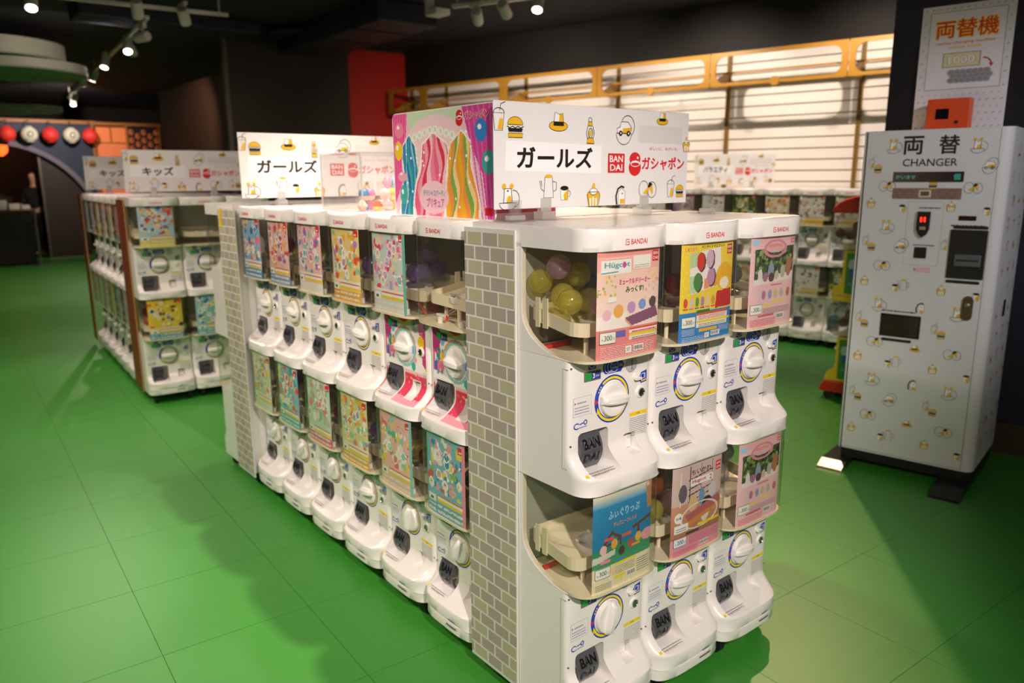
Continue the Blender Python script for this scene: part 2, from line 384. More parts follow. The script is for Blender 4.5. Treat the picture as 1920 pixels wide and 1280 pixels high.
# ducts and vent of the dark ceiling
M_duct = mat('duct_navy', '16152a', 0.55)
for nm, lb, b in (('ceiling_duct', 'dark navy rectangular duct running along the ceiling above the red panel', (2.3, 2.95, 5.2, 7.5, 2.86, CZ)),
                  ('ceiling_duct', 'dark navy ceiling duct in front of the dark wall panel', (0.2, 1.9, 6.9, 7.3, 2.93, CZ))):
    t = thing(nm, lb, 'duct', ((b[0]+b[1])/2, (b[2]+b[3])/2, b[4]))
    hx, hy, hz = (b[1]-b[0])/2, (b[3]-b[2])/2, b[5]-b[4]
    obj('casing', bevel(MB().box(-hx, hx, -hy, hy, 0, hz).mesh('duct_casing', M_duct), .02), t)
    for q in (-.6, 0, .6): obj('flange', MB().box(-hx-.012, hx+.012, q*hy-.015, q*hy+.015, -.012, hz).mesh('duct_flange', M_duct), t)
t = thing('ceiling_vent', 'round dark vent disc on the ceiling', 'vent', (2.35, 7.05, CZ-.11))
obj('plate', MB().lathe([(.28, .02), (.3, .04), (.3, .06), (.1, .075)], n=28).mesh('vent_plate', mat('vent_navy', '1b1b30', .5), 40), t)
obj('stem', MB().cyl((0, 0, .06), (0, 0, 1), .03, .05).mesh('vent_stem', M_duct), t)
obj('button', MB().lathe([(.0, .0), (.05, .005), (.055, .02)], n=16).mesh('vent_button', M_grey), t)

# yellow display frame along the slat wall
M_yf = mat('frame_yellow', 'ad7c26', 0.4, noise=0.08, nscale=8)
M_up = mat('upright_brass', '8a6618', 0.5)
t = thing('display_rack', 'long yellow metal frame with rounded openings fixed along the white slat wall', 'frame', mw(3.2, KW, 2.2))
ib = Matrix.Translation(-Vector(mw(3.2, KW, 2.2)))
lw = lambda s, k, z: tuple(Vector(WP(s, k, z))-Vector(mw(3.2, KW, 2.2)))
KF = 5.20
sb = [-0.15, 1.05, 2.25, 3.47, 4.70, 5.96, 6.58]
for a, b in zip(sb[:-1], sb[1:]):
    z0, z1 = 2.255, 2.545; g = 0.004
    outer = rrect(a+g, b-g, z0, z1, 0.004, 8); inner = rrect(a+.055, b-.055, z0+.03, z1-.035, 0.075, 8); n = len(outer)
    m = MB()
    for kk in (KF, KF+.012): m.add([lw(p[0], kk, p[1]) for p in outer]+[lw(p[0], kk, p[1]) for p in inner], [(i, (i+1) % n, n+(i+1) % n, n+i) for i in range(n)])
    m.add([lw(p[0], kk, p[1]) for kk in (KF, KF+.012) for p in outer], [(i, (i+1) % n, n+(i+1) % n, n+i) for i in range(n)])
    m.add([lw(p[0], kk, p[1]) for kk in (KF, KF+.012) for p in inner], [(i, (i+1) % n, n+(i+1) % n, n+i) for i in range(n)])
    obj('bay_panel', m.mesh('bay_panel', M_yf), t)
    obj('rail', MB().box(a, b, KF+.20, KF+.215, 2.385, 2.402, mp=lw).mesh('rail', M_yf), t)
    obj('disc', MB().cyl(lw((a+b)/2, KF-.006, z0+.015), tuple(WN), .04, .02, 20).mesh('disc', M_yf), t)
for s in sb[1:]:
    obj('upright', MB().box(s-.018, s+.018, KW-.02, KW+.004, 1.15, 2.58, mp=lw).mesh('upright', M_up), t)
    m = MB().prism([(KF+.012, 2.27), (KW-.02, 2.27), (KW-.02, 2.44), (KF+.2, 2.36)], lambda k, z, h: lw(s+h, k, z), -.006, .006)
    obj('bracket', m.mesh('bracket', M_yf), t)
    sm = MB()
    for q in range(46): sm.box(s-.006, s+.006, KW-.022, KW-.0201, 1.18+.03*q, 1.196+.03*q, mp=lw)
    o = obj('slot_row', sm.mesh('slot_row', mat('slot_dark', '3a2a0c', .6)), t); o['kind'] = 'stuff'

# ------------------------------------------------------------------ capsule machine
HA, DEP, PITCH_M = 0.1485, 0.385, 0.30
ZB = (0.098, 0.708)
def yfront(x, f, r, b, a=HA):
    """front profile in plan: flat with tight corners for the face, softly bowed for lip, cap and window"""
    t = min(max((r-.018)/.037, 0), 1); px = 18*(1-t)+3.6*t; u = min(abs(x)/a, 1)
    return -f+r-(b+r)*max(1-u**px, 0)**(1/2.2)
def outline(f, r, b, yb=DEP, a=HA, n=15):
    xs = [a*math.sin(math.pi/2*i/n) for i in range(-n, n+1)]
    return [(-a, yb)]+[(x, yfront(x, f, r, b, a)) for x in xs]+[(a, yb)]
def side_curve(n=8):      # window edge on the side wall, (y, z) from front to the upright edge
    return [(0.0+.18*math.sin(R(90*i/n)), .335+.10*(1-math.cos(R(90*i/n)))) for i in range(n+1)]
WF = (0.052, 0.05, 0.012)   # window: front, corner radius, bow

def build_tier():
    """list of (name, mesh, parent name or None) for one tier of the machine; z = 0 at the lip's lower edge"""
    P = []
    # housing
    rows = [(0.0, .055, .05, .012), (.006, .0585, .055, .013), (.036, .060, .055, .013), (.042, .057, .053, .013), (.046, .050, .048, .012),
            (.052, .040, .042, .010), (.060, .029, .036, .007), (.070, .018, .030, .004), (.082, .008, .024, .001), (.096, .001, .019, 0), (.105, 0, .018, 0), (.334, 0, .018, 0)]
    m = MB().loft([[(x, y, z) for x, y in outline(f, r, b)] for z, f, r, b in rows]); hm = m.mesh('housing', M_white)
    # cut the capsule chute and the coin return out of the front
    cut = MB(); mp = lambda a, b, h: (a, h, b)
    cut.prism(rrect(-.117, -.012, .0475, .147, .012), mp, -.2, .062)
    cut.prism(rrect(.046, .090, .064, .112, .006), mp, -.2, .026)
    cm = cut.mesh('cutter', M_white)
    a = obj('tmp', hm); b = obj('tmp', cm); md = a.modifiers.new('b', 'BOOLEAN'); md.object = b; md.operation = 'DIFFERENCE'; md.solver = 'EXACT'
    bpy.context.view_layer.update()
    h2 = bpy.data.meshes.new_from_object(a.evaluated_get(bpy.context.evaluated_depsgraph_get()))
    for o in (a, b): COL.objects.unlink(o); bpy.data.objects.remove(o)
    bm = bmesh.new(); bm.from_mesh(h2)
    # side walls with the curved window edge, and the back
    sc = side_curve()
    for sx in (-1, 1):
        pts = [(y, z) for y, z in sc]+[(.18, .608), (DEP, .608), (DEP, .334)]
        vo = [[bm.verts.new((sx*x, y, z)) for y, z in pts] for x in (HA, HA-.006)]; n = len(pts)
        bm.faces.new(vo[0]); bm.faces.new(vo[1][::-1])
        for i in range(n): bm.faces.new((vo[0][i], vo[0][(i+1) % n], vo[1][(i+1) % n], vo[1][i]))
    vs = [bm.verts.new(p) for p in ((-HA, DEP, .334), (HA, DEP, .334), (HA, DEP, .608), (-HA, DEP, .608))]; bm.faces.new(vs)
    bmesh.ops.recalc_face_normals(bm, faces=bm.faces); bm.to_mesh(h2); bm.free(); h2.name = 'housing'
    h2.polygons.foreach_set('use_smooth', [True]*len(h2.polygons)); h2.set_sharp_from_angle(angle=R(32))
    P.append(('housing', h2, None))
    # seam lines and screws on the side and front (a shallow door outline)
    M_seamline = mat('seam_line', 'b9b4aa', .5)
    for sx in (-1, 1):
        m = MB().box(sx*HA-.0006, sx*HA+.0006, .022, .0235, .0595, .3157).box(sx*HA-.0006, sx*HA+.0006, .004, .0225, .060, .0612).box(sx*HA-.0006, sx*HA+.0006, .004, .0225, .314, .3152)
        P.append(('door_seam', m.mesh('door_seam', M_seamline), 'housing'))
        for z in (.12, .317): P.append(('screw', MB().cyl((sx*.141, .0025, z), (0, -1, 0), .0022, .0030, 8).mesh('screw', M_steel), 'housing'))
    # chute door: smoked curved flap with embossed letters
    n = 10; arc = lambda t: (.020-.030*math.sin(math.pi*(t*.8+.08)), .1475-.099*t)
    m = MB(); m.loft([[(x, *arc(i/n)) for x in (-.115, -.040)]+[(x, arc(i/n)[0]+.004, arc(i/n)[1]) for x in (-.040, -.115)] for i in range(n+1)])
    P.append(('capsule_door', m.mesh('capsule_door', M_door, 40), None))
    def dm(x, z, o=0.0):
        t = (.1475-z)/.099; y, zz = arc(min(max(t, 0), 1)); return (x, y-o, zz)
    f = Flat(dm, o0=.0022); f.text('BAN', -.076, .118, .025, 0, .03, width=.056); f.text('DAI', -.078, .081, .025, 0, .03, width=.052)
    P.append(('door_lettering', f.mesh('door_lettering', [M_doortxt]), 'capsule_door'))
    # flip cover of the coin return
    m = MB().box(.049, .087, .012, .016, .066, .100); P.append(('coin_return_flap', bevel(m.mesh('coin_return_flap', M_whitem), .001, 1), None))
    # dial
    kz = .217; fm = plane_map(0.0)
    f = Flat(fm); f.poly(ring_pts(0, kz, .0625, .0625, 40), 0); P.append(('dial_ring', f.mesh('dial_ring', [M_blue]), None))
    f = Flat(fm, o0=.0002)
    f.line(ring_pts(0, kz, .0553, .0553, 30, R(-150), R(128), False), .0062, 0)
    f.poly([(-.0553, kz-.034), (-.0415, kz-.03), (-.052, kz-.014)], 0); f.ell(-.0405, kz+.0365, .0024, .0024, 0, 8); f.ell(-.0448, kz+.031, .0024, .0024, 0, 8); f.ell(-.0482, kz+.0245, .0024, .0024, 0, 8)
    P.append(('dial_track', f.mesh('dial_track', [M_yel]), 'dial_ring'))
    f = Flat(fm, o0=.0003); f.poly([(-.0615, kz+.008), (-.0615, kz-.008), (-.0505, kz)], 0); P.append(('dial_pointer', f.mesh('dial_pointer', [M_red]), 'dial_ring'))
    f = Flat(fm, o0=.0005); f.poly(ring_pts(0, kz, .0495, .0495, 36), 0); P.append(('dial_plate', f.mesh('dial_plate', [M_white]), 'dial_ring'))
    m = MB().lathe([(.046, 0), (.046, .006), (.0435, .010), (.036, .011), (.030, .010), (.015, .0085), (.004, .008)], (0, -.001, kz), 36, ax=(0, -1, 0)); P.append(('knob', m.mesh('knob', M_white, 40), None))
    rr = []
    for x in np.linspace(-.046, .046, 13):
        e = math.sqrt(max(1-(x/.0475)**2, 0)); hw = .0115*(.75+.25*e); d = .008+.022*e**.7
        rr.append([(x, -.002, kz-hw*1.15), (x, -d*.75, kz-hw), (x, -d, kz-hw*.55), (x, -d, kz+hw*.55), (x, -d*.75, kz+hw), (x, -.002, kz+hw*1.15)])
    P.append(('knob_grip', MB().loft(rr).mesh('knob_grip', M_white, 50), 'knob'))
    # coin display
    m = MB().box(-.100, -.044, -.003, .004, kz+.060, kz+.084); P.append(('coin_display', bevel(m.mesh('coin_display', mat('display_frame', '6d6f70', .4)), .001, 1), None))
    f = Flat(plane_map(-.003)); f.poly([(-.098, kz+.063), (-.077, kz+.063), (-.077, kz+.081), (-.098, kz+.081)], 0); f.poly([(-.076, kz+.063), (-.046, kz+.063), (-.046, kz+.081), (-.076, kz+.081)], 1)
    f.text('3', -.069, kz+.072, .013, 2, .03); f.text('pcs', -.056, kz+.070, .006, 2)
    P.append(('display_face', f.mesh('display_face', [M_green, mat('display_blue', '37409a', .4), M_paper]), 'coin_display'))
    # blue stickers
    f = Flat(fm); f.poly(rrect(-.085, -.059, kz+.088, kz+.112, .002), 0); f.oell(-.072, kz+.1, .010, .009, .0018, 1, 16); f.text('COUNT', -.072, kz+.1, .0045, 1)
    P.append(('count_sticker', f.mesh('count_sticker', [M_blue, M_paper]), None))
    f = Flat(fm); f.ell(-.022, kz+.084, .013, .017, 0); f.poly([(-.022, kz+.067), (.030, kz+.067), (.042, kz+.084), (.030, kz+.101), (-.022, kz+.101)], 0)
    for cx in (-.016, -.006): f.oell(cx, kz+.084, .0125, .0145, .0013, 1, 18)
    f.ell(.006, kz+.084, .0135, .015, 0); f.oell(.006, kz+.084, .0135, .015, .0013, 1, 18)
    f.text('コイン', .006, kz+.0885, .005, 1); f.text('COIN', .006, kz+.080, .006, 1, .03); f.text('IN', .029, kz+.084, .008, 2, .03)
    P.append(('coin_sticker', f.mesh('coin_sticker', [M_blue, M_paper, M_yel]), None))
    m = MB().lathe([(.021, 0), (.021, .0025), (.0195, .0035)], (.067, 0, kz+.080), 24, ax=(0, -1, 0)); P.append(('coin_plate', m.mesh('coin_plate', mat('coin_plate_grey', 'bdbcbb', .25), 40), None))
    m = MB().box(.0655, .0685, -.0045, -.003, kz+.066, kz+.094); P.append(('coin_slot', m.mesh('coin_slot', M_mid), 'coin_plate'))
    f = Flat(fm); f.poly([(.098, kz+.037), (.107, kz+.052), (.128, kz+.056), (.128, kz+.025), (.106, kz+.022)], 0); f.oell(.113, kz+.041, .007, .007, .0015, 1, 14); f.line([(.122, kz+.033), (.122, kz+.047), (.118, kz+.049)], .0018, 1); f.poly([(.107, kz+.026), (.126, kz+.028), (.126, kz+.032), (.107, kz+.030)], 2)
    P.append(('return_sticker', f.mesh('return_sticker', [M_blue, M_paper, M_yel]), None))
    m = MB().lathe([(.009, 0), (.008, .003), (.003, .004)], (.083, 0, kz+.044), 14, ax=(0, -1, 0)).box(.078, .098, -.012, -.004, kz+.036, kz+.042); P.append(('return_lever', m.mesh('return_lever', M_white, 40), None))
    m = MB().lathe([(.017, 0), (.016, .003), (.0135, .0045)], (.104, 0, kz), 22, ax=(0, -1, 0)); P.append(('lock_bezel', m.mesh('lock_bezel', M_white, 40), None))
    m = MB().lathe([(.0115, .004), (.011, .007), (.009, .0075), (.008, .006)], (.104, 0, kz), 18, ax=(0, -1, 0)).box(.1032, .1048, -.0082, -.006, kz-.005, kz+.005); P.append(('lock_core', m.mesh('lock_core', M_chrome, 40), 'lock_bezel'))
    # paper notices
    rnd = random.Random(3)
    f = Flat(fm); f.line([(-.134, kz-.024), (-.073, kz-.024), (-.073, kz+.024), (-.134, kz+.024)], .0012, 0, True); f.poly([(-.130, kz+.006), (-.130, kz+.013), (-.125, kz+.0095)], 1)
    f.dashes(-.122, -.090, kz+.006, kz+.013, 1, 2, rnd); f.dashes(-.130, -.080, kz-.020, kz+.002, 3, 2, rnd, .35)
    P.append(('guide_sticker', f.mesh('guide_sticker', [mat('sticker_lavender', '9aa3d2', .5), M_red, mat('print_violet', '8f93b8', .6)]), None))
    f = Flat(fm, o0=.0001); f.line(ring_pts(-.122, kz-.049, .009, .007, 10, R(40), R(300), False), .003, 0); f.line([(-.113, kz-.046), (-.104, kz-.044), (-.098, kz-.043)], .003, 0); f.oell(-.093, kz-.043, .005, .0055, .003, 0, 10); f.line([(-.125, kz-.055), (-.088, kz-.053)], .0018, 0)
    P.append(('maker_logo', f.mesh('maker_logo', [M_blue]), None))
    f = Flat(fm); f.poly([(.066, kz-.062), (.132, kz-.062), (.132, kz-.052), (.066, kz-.052)], 0); f.text('注意', .099, kz-.057, .006, 1)
    f.dashes(.067, .131, kz-.118, kz-.066, 10, 2, rnd, .32)
    P.append(('notice', f.mesh('notice', [M_yel, M_ink, M_mid]), None))
    f = Flat(lambda x, z, o=0.0: (x, z-.0, .0478+.0006+o)); 
    def lip(x, z, o=0.0):      # print lying on the lip's sloping top
        t = (z+.050)/.024; return (x, -.049+.012*t, .0482+.0085*t+o+.0006)
    f = Flat(lip, o0=.0012); f.poly([(-.131, -.050), (-.122, -.050), (-.122, -.036), (-.131, -.036)], 0); f.dashes(-.118, -.03, -.050, -.028, 2, 1, rnd, .3); f.dashes(-.105, -.055, -.052, -.048, 1, 2, rnd, .6)
    P.append(('lip_sticker', f.mesh('lip_sticker', [M_yel, M_mid, mat('print_rose', 'd0788a', .6)]), None))
    # clear window
    sc2 = side_curve(8); top = .608
    ol = [(-HA+.001, y) for y, z in sc2[::-1][:-1]]+outline(*WF, yb=0.0, a=HA-.001)[1:-1]+[(HA-.001, y) for y, z in sc2[1:]]
    bot = [z for y, z in sc2[::-1][:-1]]+[.336]*(len(ol)-2*len(sc2)+2)+[z for y, z in sc2[1:]]
    m = MB(); n = len(ol); m.add([(x, y, b+.001) for (x, y), b in zip(ol, bot)]+[(x, y, top) for x, y in ol], [(i, i+1, n+i+1, n+i) for i in range(n-1)])
    P.append(('window', m.mesh('window', M_clear, 40, fix=False), None))
    # interior: shelf with cream rim, back board, hopper, rotor, posts, levers
    k = [(x, y) for x, y in outline(WF[0]-.001, WF[1], WF[2], yb=.185, a=HA-.002)]
    m = MB().loft([[(x, y, .3345) for x, y in k], [(x, y, .341) for x, y in k]])
    for sx in (-1, 1):
        q = [(y+.001, z) for y, z in sc2]+[(.181, .606)]; q2 = [(y+.012, z-.009 if y < .17 else z) for y, z in q]
        for i in range(len(q)-1):
            a1, a2, b1, b2 = q[i], q[i+1], q2[i], q2[i+1]; X0, X1 = sx*(HA-.0061), sx*(HA-.016)
            m.add([(X0, *a1), (X0, *a2), (X1, *a2), (X1, *a1), (X0, *b1), (X0, *b2), (X1, *b2), (X1, *b1)], [(0, 1, 2, 3), (4, 5, 6, 7), (0, 4, 5, 1), (3, 2, 6, 7)])
    P.append(('shelf', m.mesh('shelf', M_cream), None))
    m = MB().box(-HA+.007, HA-.007, .19, .196, .342, .607); P.append(('backboard', m.mesh('backboard', mat('backboard_grey', 'aaa79c', .55, noise=.06, nscale=15)), None))
    # hopper: sloping tray round a central opening
    ro = rrect(-.132, .132, -.012, .172, .03, 4); n = len(ro); ri = [(.052*math.cos(a)+.01, .045+.052*math.sin(a)) for a in [math.atan2(y-.08, x) for x, y in ro]]
    zo = lambda x, y: .418+.22*max(y-.05, 0)+.10*max(-x-.04, 0)
    m = MB().loft([[(x, y, zo(x, y)-.034) for x, y in ro], [(x, y, zo(x, y)) for x, y in ro], [(x*.97, y*.97+.002, zo(x, y)) for x, y in ro], [(x*.97, y*.97+.002, zo(x, y)-.02) for x, y in ro], [(x, y, .402) for x, y in ri]], capb=False, capt=False)
    m.box(-.136, -.132, .095, .113, .40, .475); m.box(-.136, -.132, .125, .140, .40, .475)
    P.append(('hopper', m.mesh('hopper', M_cream), None))
    m = MB().lathe([(.050, .402), (.060, .402), (.062, .405), (.062, .419), (.058, .419), (.056, .410), (.02, .408)], (.01, .045, 0), 28)
    for q in range(5): a = q*1.2566; m.box(.01+.056*math.cos(a)-.006, .01+.056*math.cos(a)+.006, .045+.056*math.sin(a)-.006, .045+.056*math.sin(a)+.006, .417, .424)
    P.append(('rotor', m.mesh('rotor', M_white, 40), None))
    for x, y, h in ((-.075, .02, .395), (.03, -.005, .400), (.085, .03, .395)):
        P.append(('post', MB().cyl((x, y, .341), (0, 0, 1), .0065, h-.341, 12).mesh('post', M_cream, 40), None))
    for x in (-.035, .075): P.append(('stud', MB().cyl((x, -.030, .341), (0, 0, 1), .008, .018, 12).mesh('stud', M_white, 40), None))
    m = MB().box(-.06, -.012, -.028, -.016, .360, .366); P.append(('lever', m.mesh('lever', M_white), None))
    m = MB().tube([(-.012, -.022, .363), (-.006, -.026, .358), (-.004, -.030, .350)], .004, 8); P.append(('lever_tip', m.mesh('lever_tip', M_red, 40), 'lever'))
    m = MB().box(-.12, -.03, .12, .13, .343, .352); P.append(('bar', m.mesh('bar', M_red), None))
    m = MB().tube([(.125, .01, .342), (.11, .0, .365), (.085, .0, .385), (.06, .02, .392)], .006, 8).box(.075, .13, .05, .056, .342, .385); P.append(('chute_guide', m.mesh('chute_guide', mat('guide_red', 'a01f1c', .4), 40), None))
    return P
TIER = build_tier()
def build_base():
    P = []
    rows = [(1.306-.708, .054, .053, .012), (.600, .058, .055, .012), (.636, .058, .055, .012), (.646, .055, .053, .012), (.651, .048, .049, .012), (.652, .040, .045, .01)]
    P.append(('cap', MB().loft([[(x, y, z+.708) for x, y in outline(f, r, b)] for z, f, r, b in rows]).mesh('cap', M_white, 50), None))
    mp = lambda x, z, o=0.0: (x, yfront(x, .058, .055, .012)-o, z)
    f = Flat(mp, o0=.0004); f.text('BANDAI', .008, 1.326, .0125, 0, .015, width=.056)
    f.line([(-.030, 1.320), (-.038, 1.320), (-.038, 1.332), (-.027, 1.332)], .0022, 0); f.line([(-.034, 1.3265), (-.027, 1.3265), (-.027, 1.320), (-.030, 1.320)], .0022, 0)
    P.append(('cap_lettering', f.mesh('cap_lettering', [M_red]), 'cap'))
    prow = [(.058, .052, .050, .012), (.061, .0555, .053, .013), (.094, .0575, .055, .013), (.0978, .0565, .054, .013)]
    P.append(('plinth', MB().loft([[(x, y, z+.006*(.0978-z)/.04) for x, y in outline(f, r, b)] for z, f, r, b in prow]).mesh('plinth', M_white, 50), None))
    mp = lambda x, z, o=0.0: (x, yfront(x, .0592, .055, .013)-o, z)
    f = Flat(mp, o0=.0012, cut=.006); f.line([(x, .1095+.0012*math.sin(x*900)) for x in np.linspace(.028, .062, 14)], .0035, 0)
    f.poly([(.018, .0865), (.070, .0865), (.070, .0925), (.018, .0925)], 1)
    P.append(('plinth_plate', f.mesh('plinth_plate', [mat('logo_grey_blue', '5f86a0', .4), mat('vent_grey', '6f6a66', .5)]), None))
    for sx in (-1, 1):
        for y in (.0, .33):
            P.append(('caster', MB().cyl((sx*.105-.011, y, .026), (1, 0, 0), .026, .022, 18).mesh('caster_wheel', M_rubber, 40), None))
            m = MB().box(sx*.105-.015, sx*.105-.0115, y-.010, y+.018, .018, .05).box(sx*.105+.0115, sx*.105+.015, y-.010, y+.018, .018, .05).box(sx*.105-.022, sx*.105+.022, y-.018, y+.028, .05, .0638).cyl((sx*.105-.017, y, .026), (1, 0, 0), .007, .034, 10)
            P.append(('fork', m.mesh('caster_fork', M_steel), 'caster:%d' % (len(P)-1)))
    return P
BASE = build_base()
SKIP_FAR = {'door_seam', 'screw', 'lip_sticker', 'lever', 'lever_tip', 'stud', 'bar', 'fork', 'post', 'chute_guide', 'return_lever', 'lock_core', 'coin_slot', 'dial_pointer'}
ONLY_HID = {'housing', 'window', 'backboard', 'shelf', 'cap', 'plinth', 'caster', 'knob', 'knob_grip', 'capsule_door'}
CUR = {}
def machine(label, loc, rz, detail=2, group=None, tone=None, faces=(None, None), turn=(0, 0)):
    t = thing('capsule_machine', label, 'capsule machine', (loc[0], loc[1], 0), rz, group)
    par = {}
    for i, (nm, me, p) in enumerate(BASE):
        if (detail == 1 and nm in SKIP_FAR) or (detail == 0 and nm not in ONLY_HID): continue
        pp = t if p is None else par.get(int(p.split(':')[1]) if ':' in p else p)
        o = obj(nm, me, pp); par[i] = o; par[nm] = o
    for zi, zb in enumerate(ZB):
        par = {}
        for nm, me, p in TIER:
            if (detail == 1 and nm in SKIP_FAR) or (detail == 0 and nm not in ONLY_HID): continue
            if faces[zi] and nm in ('dial_ring', 'dial_track', 'dial_pointer', 'coin_sticker', 'count_sticker' if zi else '', 'guide_sticker', 'maker_logo', 'return_sticker', 'return_lever', 'dial_plate'): continue
            o = obj(nm, me, t if p is None else par.get(p, t), (0, 0, zb) if p is None else None); par.setdefault(nm, o)
            if nm == 'knob_grip' and turn[zi]:
                a = R(turn[zi]); o.rotation_euler = (0, a, 0); o.location = Vector((0, 0, .217))-Matrix.Rotation(a, 3, 'Y') @ Vector((0, 0, .217))
        if faces[zi]:
            q = obj('face_sticker', faces[zi][0], t, (0, 0, zb), label='decorated pink and white face sticker'); 
            for nm, me in faces[zi][1:]: obj(nm, me, q)
    CUR['t'] = t
    return t

# ------------------------------------------------------------------ posters
PX0, PX1, PZ0, PZ1 = -.112, .100, .339, .603
pmap = lambda x, z, o=0.0: (x, yfront(x, *WF, a=HA-.001)+.0065-o, z)
U = lambda u: PX0+u*(PX1-PX0)
V = lambda v: PZ1-v*(PZ1-PZ0)
def rc(u0, v0, u1, v1, r=.002): return rrect(U(u0), U(u1), V(v1), V(v0), r, 3)
M_mag = mat('title_magenta', 'd24a9a', .5); M_orange = mat('title_orange', 'ee8a3a', .5); M_sky = mat('title_sky', '9ed0ee', .5)
PM = [M_paper, M_ink, M_red, M_yel, M_pgreen, M_teal, M_mag, M_orange, M_blue, M_mid, M_sky]
def price_box(f, u0, v0, u1, v1, s='300', mi=4):
    f.poly(rc(u0-.006, v0-.005, u1+.006, v1+.005), mi); f.poly(rc(u0, v0, u1, v1), 0)
    uc, vc = (u0+u1)/2, (v0+v1)/2
    f.text(s, U(uc), V(vc), .0125, mi, .01); f.text('各', U(u0+.03), V(vc+.012), .0055, mi); f.text('円', U(u1-.03), V(vc+.012), .0055, mi)
def maker(f, u0=.86, v0=.04, u1=.97, v1=.14):
    f.poly(rc(u0, v0, u1, v1, .0005), 2); f.text('BAN', U((u0+u1)/2), V(v0+(v1-v0)*.28), .0075, 0, .02, width=(u1-u0)*.165); f.text('DAI', U((u0+u1)/2), V(v0+(v1-v0)*.72), .0075, 0, .02, width=(u1-u0)*.165)
def smallprint(f, rnd, u0, v0, u1, v1, rows, mi=9): f.dashes(U(u0), U(u1), V(v1), V(v0), rows, mi, rnd, .3)
def barcode(f, u0, v0, u1, v1, rnd):
    f.poly(rc(u0, v0, u1, v1, .0004), 0); x = u0+.01
    while x < u1-.02:
        w = rnd.uniform(.004, .012); f.poly([(U(x), V(v1-.01)), (U(x+w), V(v1-.01)), (U(x+w), V(v0+.008)), (U(x), V(v0+.008))], 1); f.o -= f.st; x += w+.008
def finish(name, c, f): return (c.mesh('poster', pmap, PX0, PX1, PZ0, PZ1, M_print), f.mesh('poster_lettering', PM))
def bot(f, rnd, price='300', pm=4):
    price_box(f, .04, .745, .27, .845, price, pm)
NX, NY = 104, 130
def poster_plush():
    rnd = random.Random(1); c = Canvas(NX, NY, 'f6b7ae'); c.grad(.20, .72, 'f7cdbd', 'fbe6dc'); c.rect(0, .72, 1, 1, 'ef8a8a'); c.rect(0, .03, 1, .07, 'f29b98')
    c.speck(0, .24, .28, .42, ['c9c86a', 'e9c15a', 'f0d9a0', 'a9b56a'], 26, .012, rnd); c.speck(.7, .22, 1, .5, ['f3bfa0', 'f7a9a4', 'f3cf7a'], 20, .014, rnd)
    c.poly([(0, .60), (.45, .58), (.45, .72), (0, .72)], 'fdf1ec')
    for x, y, r, k in ((.14, .59, .05, 'f2bccb'), (.32, .565, .062, 'f3b25c'), (.53, .545, .055, 'c79ac8'), (.71, .53, .05, '7fa0da'), (.89, .52, .05, '5b4650')): c.ell(x, y, r*1.25, r, k)
    c.poly([(.43, .635), (.95, .56), (1, .66), (.55, .715)], '8a5676'); c.poly([(.43, .635), (.55, .715), (.55, .735), (.43, .665)], 'e0a37c')
    c.rect(.5, .735, .99, .755, 'd8512e'); c.rect(.5, .755, .99, .785, 'f6ece6'); c.rect(.5, .79, .99, .815, 'f2d820'); c.rect(.5, .815, .99, .85, 'f3ece6'); c.rect(.29, .745, .44, .81, '6f69b8')
    f = Flat(pmap, .00014, cut=.006); f.poly(rc(.05, .10, .51, .225), 0); f.text('Hügcot', U(.29), V(.15), .0165, 5, .03, width=.084); f.line([(U(.05), V(.212)), (U(.30), V(.205))], .003, 5); f.ell(U(.395), V(.148), .0062, .0075, 6)
    f.poly(rc(.54, .075, .83, .195), 0); smallprint(f, rnd, .56, .155, .81, .19, 2); maker(f); smallprint(f, rnd, .10, .075, .48, .098, 1, 0)
    f.text('ミュークルドリーミー', U(.57), V(.30), .0135, 6, .03, width=.108); f.text('みっくす!', U(.57), V(.375), .015, 4, .03, width=.062); f.poly(rc(.14, .43, .27, .475), 0)
    bot(f, rnd); smallprint(f, rnd, .54, .758, .95, .783, 1, 2); smallprint(f, rnd, .54, .82, .95, .848, 2)
    smallprint(f, rnd, .04, .875, .92, .985, 7, 0); f.poly(rc(.43, .90, .53, .965, .0004), 0); f.text('ST', U(.48), V(.93), .008, 1); barcode(f, .56, .90, .73, .955, rnd)
    return finish('plush', c, f)
